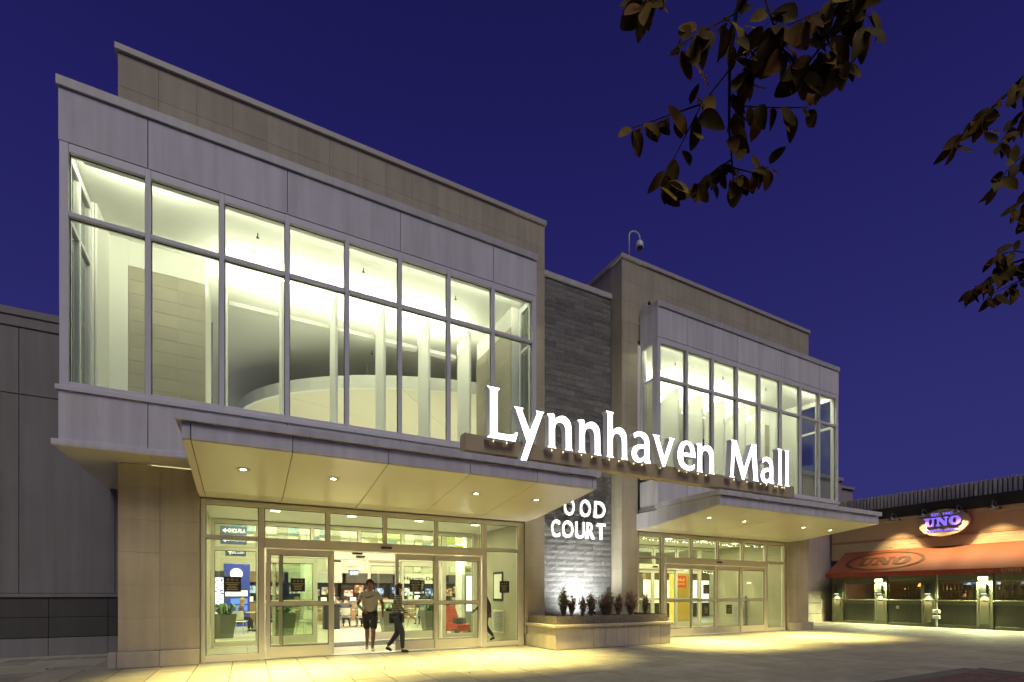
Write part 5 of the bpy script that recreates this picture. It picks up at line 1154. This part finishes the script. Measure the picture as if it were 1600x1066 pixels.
twigs = [[px(1139, 110, 2.4), px(1095, 165, 2.45), px(1062, 230, 2.5), px(1030, 290, 2.5)], [px(1096, 163, 2.45), px(1040, 182, 2.5), px(988, 200, 2.5)], [px(1142, 165, 2.45), px(1200, 168, 2.5), px(1262, 168, 2.5)],
         [px(1225, 20, 2.3), px(1185, 70, 2.35), px(1160, 112, 2.4)], [px(1150, 20, 2.35), px(1105, 45, 2.3), px(1062, 70, 2.3)], [px(1345, -30, 2.2), px(1300, 10, 2.2), px(1230, 40, 2.25)], [px(1142, 250, 2.55), px(1110, 272, 2.6), px(1090, 290, 2.6)], [px(1145, 262, 2.55), px(1175, 270, 2.6), px(1200, 262, 2.6)],
         [px(1190, -20, 2.3), px(1215, 60, 2.3), px(1235, 100, 2.3)], [px(1292, 60, 2.25), px(1310, 100, 2.3)], [px(1020, -20, 2.3), px(1006, 4, 2.3)], [px(1345, -30, 2.2), px(1352, 20, 2.2), px(1345, 48, 2.2)],
         [px(1650, 120, 2.9), px(1590, 185, 3.0), px(1560, 225, 3.0)], [px(1650, 200, 2.9), px(1590, 250, 3.0), px(1556, 285, 3.0)], [px(1650, 290, 3.0), px(1610, 305, 3.0), px(1586, 325, 3.0)], [px(1650, 340, 3.0), px(1605, 335, 3.0)], [px(1650, 430, 3.2), px(1590, 440, 3.3), px(1545, 462, 3.3)], [px(1640, 400, 3.2), px(1585, 392, 3.3), px(1555, 400, 3.3)]]
leafdefs = []
rnd = random.Random(21)
def leaf_mesh(seed, m_):
    q = random.Random(seed); n_ = 7; vs = []; fs = []; bend = q.uniform(-0.55, 0.55); fold = q.uniform(0.05, 0.4); curl = q.uniform(-0.22, 0.22); wk = q.uniform(0.72, 1.15)
    for i in range(n_):
        t = i / (n_ - 1); w_ = 0.33 * (sin(pi * min(1, t * 0.96 + 0.025)) ** 0.58) * (1.12 - 0.35 * t) * wk; zc = bend * t * t; xc = curl * t * t
        vs += [(xc - w_, t, zc + fold * w_), (xc, t, zc), (xc + w_ * 0.94, t + 0.01 * sin(9 * t), zc + fold * w_ * 0.8)]
    for i in range(n_ - 1):
        a = 3 * i; fs += [(a, a + 1, a + 4, a + 3), (a + 1, a + 2, a + 5, a + 4)]
    b = len(vs); vs += [(-0.008, -0.22, 0), (0.008, -0.22, 0), (0.008, 0.02, 0.0), (-0.008, 0.02, 0.0)]; fs.append((b, b + 1, b + 2, b + 3))
    me = MB().add(vs, fs).mesh('leaf', m_); me.shade_smooth(); return me
LM = [leaf_mesh(k, 'tree_leaf' if k % 3 else 'tree_leaf_brown') for k in range(18)]
def put_leaf(par, p, L):
    o = link('leaf', rnd.choice(LM), None); o.parent = par
    ax = RT * rnd.uniform(-0.75, 0.75) + FW * rnd.uniform(-0.5, 0.5) + Vector((0, 0, -rnd.uniform(0.35, 1.0)))
    if rnd.random() < 0.14: ax.z = -ax.z * 0.7
    ax.normalize(); face = (-FW + RT * rnd.uniform(-0.9, 0.9) + Vector((0, 0, rnd.uniform(-0.6, 0.6)))).normalized()
    zx = (face - ax * face.dot(ax)).normalized(); xx = ax.cross(zx)
    mtx = Matrix((xx, ax, zx)).transposed().to_4x4(); mtx.translation = p + ax * L * 0.2
    sc_m = Matrix.Diagonal((L * rnd.uniform(0.8, 1.15), L, L, 1)); WT_p = WT.get(par.name, Vector())
    o.matrix_local = Matrix.Translation(-tr_loc) @ mtx @ sc_m if par is tr else mtx @ sc_m
tr_loc = WT[tr.name]
def leaves_along(par, pts, n_, L, t0=0.0):
    pts = [Vector(p) for p in pts]
    for k in range(n_):
        t = (t0 + (1 - t0) * (k + rnd.uniform(0.1, 0.9)) / n_) * (len(pts) - 1); i = min(int(t), len(pts) - 2)
        put_leaf(par, pts[i].lerp(pts[i + 1], t - i) + Vector((rnd.uniform(-.015, .015), rnd.uniform(-.015, .015), 0)), L * rnd.uniform(0.75, 1.2))
    for k in range(3): put_leaf(par, pts[-1], L * rnd.uniform(0.8, 1.1))
for k, (pts, rad) in enumerate(limbs):
    b_ = MB().tube(pts, rad, 7).build('branch', 'bark', tr, True)
    vis = {0: (pts[3:], 30, 0.11), 1: (pts[2:], 30, 0.115), 2: (pts[2:], 30, 0.10), 3: (pts[2:], 20, 0.12)}[k]
    leaves_along(b_, vis[0], vis[1], vis[2])
for k, t in enumerate(twigs):
    pts = pl_(t); b_ = MB().tube(pts, [0.0045, 0.0035, 0.0025, 0.0018][:len(pts)], 5).build('twig', 'bark', tr)
    leaves_along(b_, pts, 12 if k < 12 else 16, 0.118 if t[0][1] > 1.05 and k < 12 else 0.092, 0.12)
# an off-frame crown so that the tree is a whole tree from the side
cr = MB(); q = random.Random(5)
for k in range(2600):
    a = q.uniform(0, 2 * pi); z = q.uniform(4.2, 9.6); R_ = 2.6 * math.sqrt(max(0.05, 1 - ((z - 6.9) / 3.0) ** 2)) * math.sqrt(q.random())
    p = base + Vector((0.9, -1.0, 0)) + Vector((R_ * cos(a), R_ * sin(a), z)); 
    d = Vector((q.uniform(-1, 1), q.uniform(-1, 1), q.uniform(-1, .3))).normalized(); leafquad(cr, p, d, Vector((q.uniform(-1, 1), q.uniform(-1, 1), q.uniform(-1, 1))), 0.11, 0.06)
crn = cr.build('crown', 'tree_leaf', tr)
# fallen leaves and litter on the pavement
for k, (x, y, lb) in enumerate(((2.35, 9.6, 'dark fallen leaf on the bright pavement before the doors'), (2.45, 9.45, 'smaller fallen leaf beside another before the doors'), (3.6, 8.4, 'pair of dry leaves at the bottom edge before the walkers'), (6.9, 10.1, 'fallen leaf on the pavement before the planter corner'), (-4.0, 12.2, 'dark leaf by the shaded left wall'), (-3.4, 12.6, 'dark leaf nearest the pillar in the shaded corner'), (-3.9, 11.6, 'dark curled leaf in the shaded corner foreground'), (-4.5, 12.7, 'dark leaf farthest along the shaded left wall'), (16.2, 9.2, 'fallen leaf on the pavement right of the bright pool'), (5.0, 9.9, 'small dark leaf between the two bright pools'))):
    t_ = thing('fallen_leaf', lb, 'leaf', (x, y, 0.002), 'fallen leaves on the pavement'); o = link('leaf_blade', LM[k % 9], t_, (x, y, 0.006)); o.scale = (0.09, 0.09, 0.05); o.rotation_euler = (0, 0, k * 1.3)
# ================================================================== PEOPLE
def skin_mesh(name, V, E_, R_, root=0, sub=1):
    me = bpy.data.meshes.new(name); me.from_pydata([tuple(v) for v in V], E_, []); o = bpy.data.objects.new(name, me)
    sk = o.modifiers.new('skin', 'SKIN'); sk.use_smooth_shade = True
    for i, sv in enumerate(me.skin_vertices[0].data):
        r = R_[i]; sv.radius = r if isinstance(r, tuple) else (r, r); sv.use_root = (i == root)
    sb = o.modifiers.new('sub', 'SUBSURF'); sb.levels = sub; sb.render_levels = sub
    m2 = evaluated(o); bpy.data.objects.remove(o); bpy.data.meshes.remove(me)
    m2.shade_smooth(); return m2
class Fig:
    def __init__(s): s.V = []; s.E = []; s.R = []
    def v(s, p, r, par=None):
        s.V.append(Vector(p)); s.R.append(r); i = len(s.V) - 1
        if par is not None: s.E.append((par, i))
        return i
def person(label, loc, rz, pose, h=1.75, skin='skin_brown', hair='hair_dark', top='cloth_grey', bottom='cloth_black', shoe='cloth_black', sleeve='short', shorts=False, longhair=False, swoosh=False, group=None):
    t_ = thing('person', label, 'person', loc, group); S_ = h / 1.75
    mtx = Matrix.Translation(Vector(loc)) @ Matrix.Rotation(rz, 4, 'Z') @ Matrix.Scale(S_, 4)
    P_ = dict(pose); lean = P_.get('lean', 0.0); pz = P_.get('pelvis', 0.95)
    pel = Vector((0, 0, pz)); sp = pel + Vector((0, lean * 0.4, 0.20)); ch = pel + Vector((0, lean, 0.43)); nk = ch + Vector((0, lean * 0.25, 0.13))
    hb = nk + Vector((0, 0.015, 0.05)); hd = nk + Vector((0, 0.035, 0.14)); ht = nk + Vector((0, 0.02, 0.225))
    F = Fig(); a = F.v(pel, (0.115, 0.085)); b = F.v(sp, (0.095, 0.075), a); c_ = F.v(ch, (0.105, 0.08), b); n_ = F.v(nk, 0.055, c_); h0 = F.v(hb, 0.06, n_); h1 = F.v(hd, (0.078, 0.095), h0); h2 = F.v(ht, (0.06, 0.07), h1)
    SH = Fig(); sw = P_.get('wide', 1.0); s0 = SH.v(pel + Vector((0, 0, -0.05)), (0.175 * sw, 0.13 * sw)); s1 = SH.v(sp, (0.165 * sw, 0.122 * sw), s0); s2 = SH.v(ch, (0.175 * sw, 0.122 * sw), s1); SH.v(ch + Vector((0, lean * .15, 0.075)), (0.10, 0.08), s2)
    PT = Fig(); p0 = PT.v(pel + Vector((0, 0, -0.03)), (0.165, 0.125))
    for sx, key in ((-1, 'l'), (1, 'r')):
        sh = ch + Vector((0.175 * sx, 0, 0.05)); el = ch + Vector(P_['elbow_' + key]); wr = ch + Vector(P_['wrist_' + key])
        i0 = F.v(sh, 0.055, c_); i1 = F.v(el, 0.04, i0); i2 = F.v(wr, 0.028, i1); d = (wr - el).normalized()
        pm = F.v(wr + d * 0.06, (0.036, 0.022), i2); side = Vector((0, 1, 0)) if abs(d.y) < 0.7 else Vector((0, 0, 1)); side = (side - d * side.dot(d)).normalized()
        inn = Vector((-sx, 0, 0)); inn = (inn - d * inn.dot(d)).normalized()
        for q, L in ((-1.5, 0.060), (-0.5, 0.075), (0.5, 0.078), (1.5, 0.066)):
            k0 = F.v(wr + d * 0.095 + side * 0.017 * q, 0.009, pm); k1 = F.v(wr + d * (0.095 + L * 0.55) + side * 0.019 * q + inn * 0.012, 0.0085, k0); F.v(wr + d * (0.095 + L * 0.95) + side * 0.018 * q + inn * 0.034, 0.007, k1)
        k0 = F.v(wr + d * 0.045 + side * 0.042 + inn * 0.01, 0.0105, pm); F.v(wr + d * 0.085 + side * 0.06 + inn * 0.026, 0.0085, k0)
        j0 = SH.v(sh, 0.075, s2); m_ = sh.lerp(el, 0.62 if sleeve == 'short' else 1.0); j1 = SH.v(m_, 0.066 if sleeve == 'short' else 0.055, j0)
        if sleeve == 'long': SH.v(el.lerp(wr, 0.92), 0.042, j1)
        hp = pel + Vector((0.09 * sx, 0, -0.05)); kn = Vector(P_['knee_' + key]); an = Vector(P_['ankle_' + key]); toe = an + Vector(P_.get('toe_' + key, (0.02 * sx, 0.16, -0.055)))
        l0 = F.v(hp, 0.085, a); l1 = F.v(kn, 0.056, l0); l2 = F.v(kn.lerp(an, 0.35), 0.055, l1); l3 = F.v(an, 0.036, l2); F.v(an.lerp(toe, 0.95), (0.034, 0.026), l3)
        q0 = PT.v(hp + Vector((0.012 * sx, 0, 0)), 0.105, p0); q1 = PT.v(kn + Vector((0, 0, 0.03)), 0.082 if not shorts else 0.09, q0)
        if not shorts: q2 = PT.v(kn.lerp(an, 0.4), 0.066, q1); PT.v(kn.lerp(an, 0.97), 0.05, q2)
        sf = Fig(); f0 = sf.v(an + Vector((0, -0.045, -0.035)), 0.042); f1 = sf.v(an.lerp(toe, 0.45) + Vector((0, 0, -0.012)), 0.045, f0); sf.v(toe, (0.042, 0.03), f1)
        me = skin_mesh('shoe', sf.V, sf.E, sf.R); me.transform(mtx); me.materials.append(M[shoe]); zmin = min(v.co.z for v in me.vertices)
        o = link('shoe', me, None); o.parent = t_; o.location = -WT[t_.name]
    for nm, G, mt in (('body', F, skin), ('shirt', SH, top), ('trousers' if not shorts else 'shorts', PT, bottom)):
        me = skin_mesh(nm, G.V, G.E, G.R); me.transform(mtx); me.materials.append(M[mt]); o = link(nm, me, None); o.parent = t_; o.location = -WT[t_.name]
        if nm == 'body': body = o
    hm = MB(); hm.ball(hd + Vector((0, -0.022, 0.035)), 0.108, 14, (0.92, 1.02, 0.98))
    hm.v = [p for p in hm.v]
    hm.v = [tuple(Vector(p) if not (p[1] > hd.y + 0.045 and p[2] < hd.z + 0.07) else Vector((p[0] * 0.9, hd.y + 0.045, max(p[2], hd.z + 0.02)))) for p in hm.v]
    if longhair: hm.ball(hd + Vector((0, -0.06, -0.10)), 0.10, 12, (0.95, 0.6, 1.5))
    me = hm.mesh('hair', hair); me.transform(mtx); me.shade_smooth(); o = link('hair', me, None); o.parent = t_; o.location = -WT[t_.name]
    fm = MB(); fm.ball(hd + Vector((0, 0.092, -0.01)), 0.016, 8, (0.8, 1, 1.5))
    for sx in (-1, 1): fm.ball(hd + Vector((0.080 * sx, 0.0, 0.0)), 0.022, 8, (0.4, 0.8, 1.3))
    me = fm.mesh('face_features', skin); me.transform(mtx); me.shade_smooth(); o = link('nose_and_ears', me, None); o.parent = body; o.location = -WT[t_.name] + WT[t_.name]
    em = MB()
    for sx in (-1, 1): em.ball(hd + Vector((0.030 * sx, 0.078, 0.018)), 0.010, 6, (1.3, 0.6, 0.7))
    em.ball(hd + Vector((0, 0.080, -0.048)), 0.02, 6, (1.1, 0.4, 0.3))
    me = em.mesh('eyes_and_mouth', 'hair_dark'); me.transform(mtx); o = link('eyes_and_mouth', me, None); o.parent = body
    if swoosh:
        cm = curve_mesh([smooth_contour([(0.13, 0.055), (c, 0.0, -0.015), (c, -0.07, -0.035), (c, -0.105, -0.02), (-0.115, 0.012), (c, -0.10, -0.028 + 0.03), (c, -0.065, -0.008), (c, 0.0, 0.012)])], 0.004, 'chest_mark')
        for v in cm.vertices:
            x, z, dd = v.co.x, v.co.y, v.co.z; v.co = (-x, ch.y + 0.152 - 1.6 * x * x + dd, ch.z - 0.03 + z)
        cm.transform(mtx); cm.materials.clear(); cm.materials.append(M['cloth_black']); o = link('chest_mark', cm, None); o.parent = t_; o.location = -WT[t_.name]
    return t_
walk1 = dict(wide=1.2, lean=0.05, elbow_l=(-0.31, -0.14, -0.20), wrist_l=(-0.30, -0.06, -0.44), elbow_r=(0.29, 0.06, -0.22), wrist_r=(0.18, 0.26, -0.34), knee_l=(-0.07, 0.22, 0.53), ankle_l=(-0.04, 0.30, 0.12), toe_l=(-0.02, 0.16, -0.02), knee_r=(0.06, -0.03, 0.50), ankle_r=(0.05, -0.30, 0.19), toe_r=(0.01, 0.10, -0.13))
walk2 = dict(lean=0.04, elbow_l=(-0.25, -0.14, -0.21), wrist_l=(-0.23, -0.16, -0.46), elbow_r=(0.25, 0.10, -0.23), wrist_r=(0.20, 0.28, -0.38), knee_l=(-0.06, 0.02, 0.50), ankle_l=(-0.04, -0.24, 0.17), toe_l=(0, 0.11, -0.12), knee_r=(0.07, 0.15, 0.52), ankle_r=(0.05, 0.16, 0.10))
sit = dict(pelvis=0.52, lean=0.10, elbow_l=(-0.24, 0.10, -0.22), wrist_l=(-0.14, 0.32, -0.20), elbow_r=(0.24, 0.10, -0.22), wrist_r=(0.14, 0.32, -0.20), knee_l=(-0.12, 0.42, 0.50), ankle_l=(-0.12, 0.36, 0.09), knee_r=(0.12, 0.42, 0.50), ankle_r=(0.12, 0.50, 0.09))
person('person walking out in a pale grey T-shirt and dark knee-length shorts', (2.64, 12.34, 0.02), pi - 0.15, walk1, 1.76, shorts=True, swoosh=True, shoe='shoe_grey')
person('person walking in a dark striped long-sleeved top and dark trousers', (3.22, 12.04, 0.0), -2.0, walk2, 1.68, 'skin_light', 'hair_dark', 'cloth_stripe', 'cloth_navy', 'cloth_black', 'long', longhair=True)
person('person in dark clothes inside the vestibule beside the framed notice', (6.35, 13.6, 0.0), 1.2, walk2, 1.68, 'skin_brown', 'hair_dark', 'cloth_dark', 'cloth_navy', 'cloth_black', 'long')
person('person in purple seated at the table behind the leftmost pane', (-0.30, 21.5, 0.0), -pi / 2, sit, 1.68, 'skin_light', 'hair_fair', 'cloth_purple', 'cloth_black', sleeve='long', longhair=True)
person('person in dark purple seated across the same table', (0.85, 21.7, 0.0), pi / 2, sit, 1.72, 'skin_brown', 'hair_dark', 'cloth_purple', 'cloth_dark', sleeve='long')
person('person in a dark top seated behind the left of the doorway', (3.75, 22.45, 0.0), -0.3, sit, 1.78, 'skin_light', 'hair_dark', 'cloth_dark', 'cloth_navy')
person('fair-haired person in green seated in the middle of the doorway', (4.35, 22.05, 0.0), 0.0, sit, 1.66, 'skin_light', 'hair_fair', 'cloth_green', 'cloth_dark')
person('person in white seated left of the walking man', (4.95, 22.45, 0.0), 0.4, sit, 1.70, 'skin_light', 'hair_fair', 'cloth_white', 'cloth_dark')
for px_, py_, rz_, tp, hr, lb in ((0.98, 24.1, -1.5, 'cloth_dark', 'hair_dark', 'dark-clothed diner behind the second grey pot'), (4.02, 25.5, 1.6, 'cloth_white', 'hair_dark', 'diner in white deep in the doorway view'), (5.28, 24.5, -1.5, 'cloth_dark', 'hair_fair', 'diner in dark clothes just right of the walking man, far back'), (8.3, 24.95, 0.1, 'cloth_purple', 'hair_dark', 'diner in purple far behind the sliding leaf'), (9.82, 22.3, 1.6, 'cloth_dark', 'hair_dark', 'diner behind the toy car stroller')):
    person(lb, (px_, py_, 0.0), rz_, sit, 1.7, 'skin_light', hr, tp, 'cloth_dark')
person('seated person seen through the half open sliding leaf', (7.2, 22.55, 0.0), 0.1, sit, 1.70, 'skin_brown', 'hair_dark', 'cloth_dark', 'cloth_dark')
person('dark figure seated at the bar behind the third serving window', (28.1, 10.0, 0.28), -1.2, sit, 1.75, 'skin_light', 'hair_dark', 'cloth_black', 'cloth_black', sleeve='long')
bpy.data.scenes.remove(TMP)
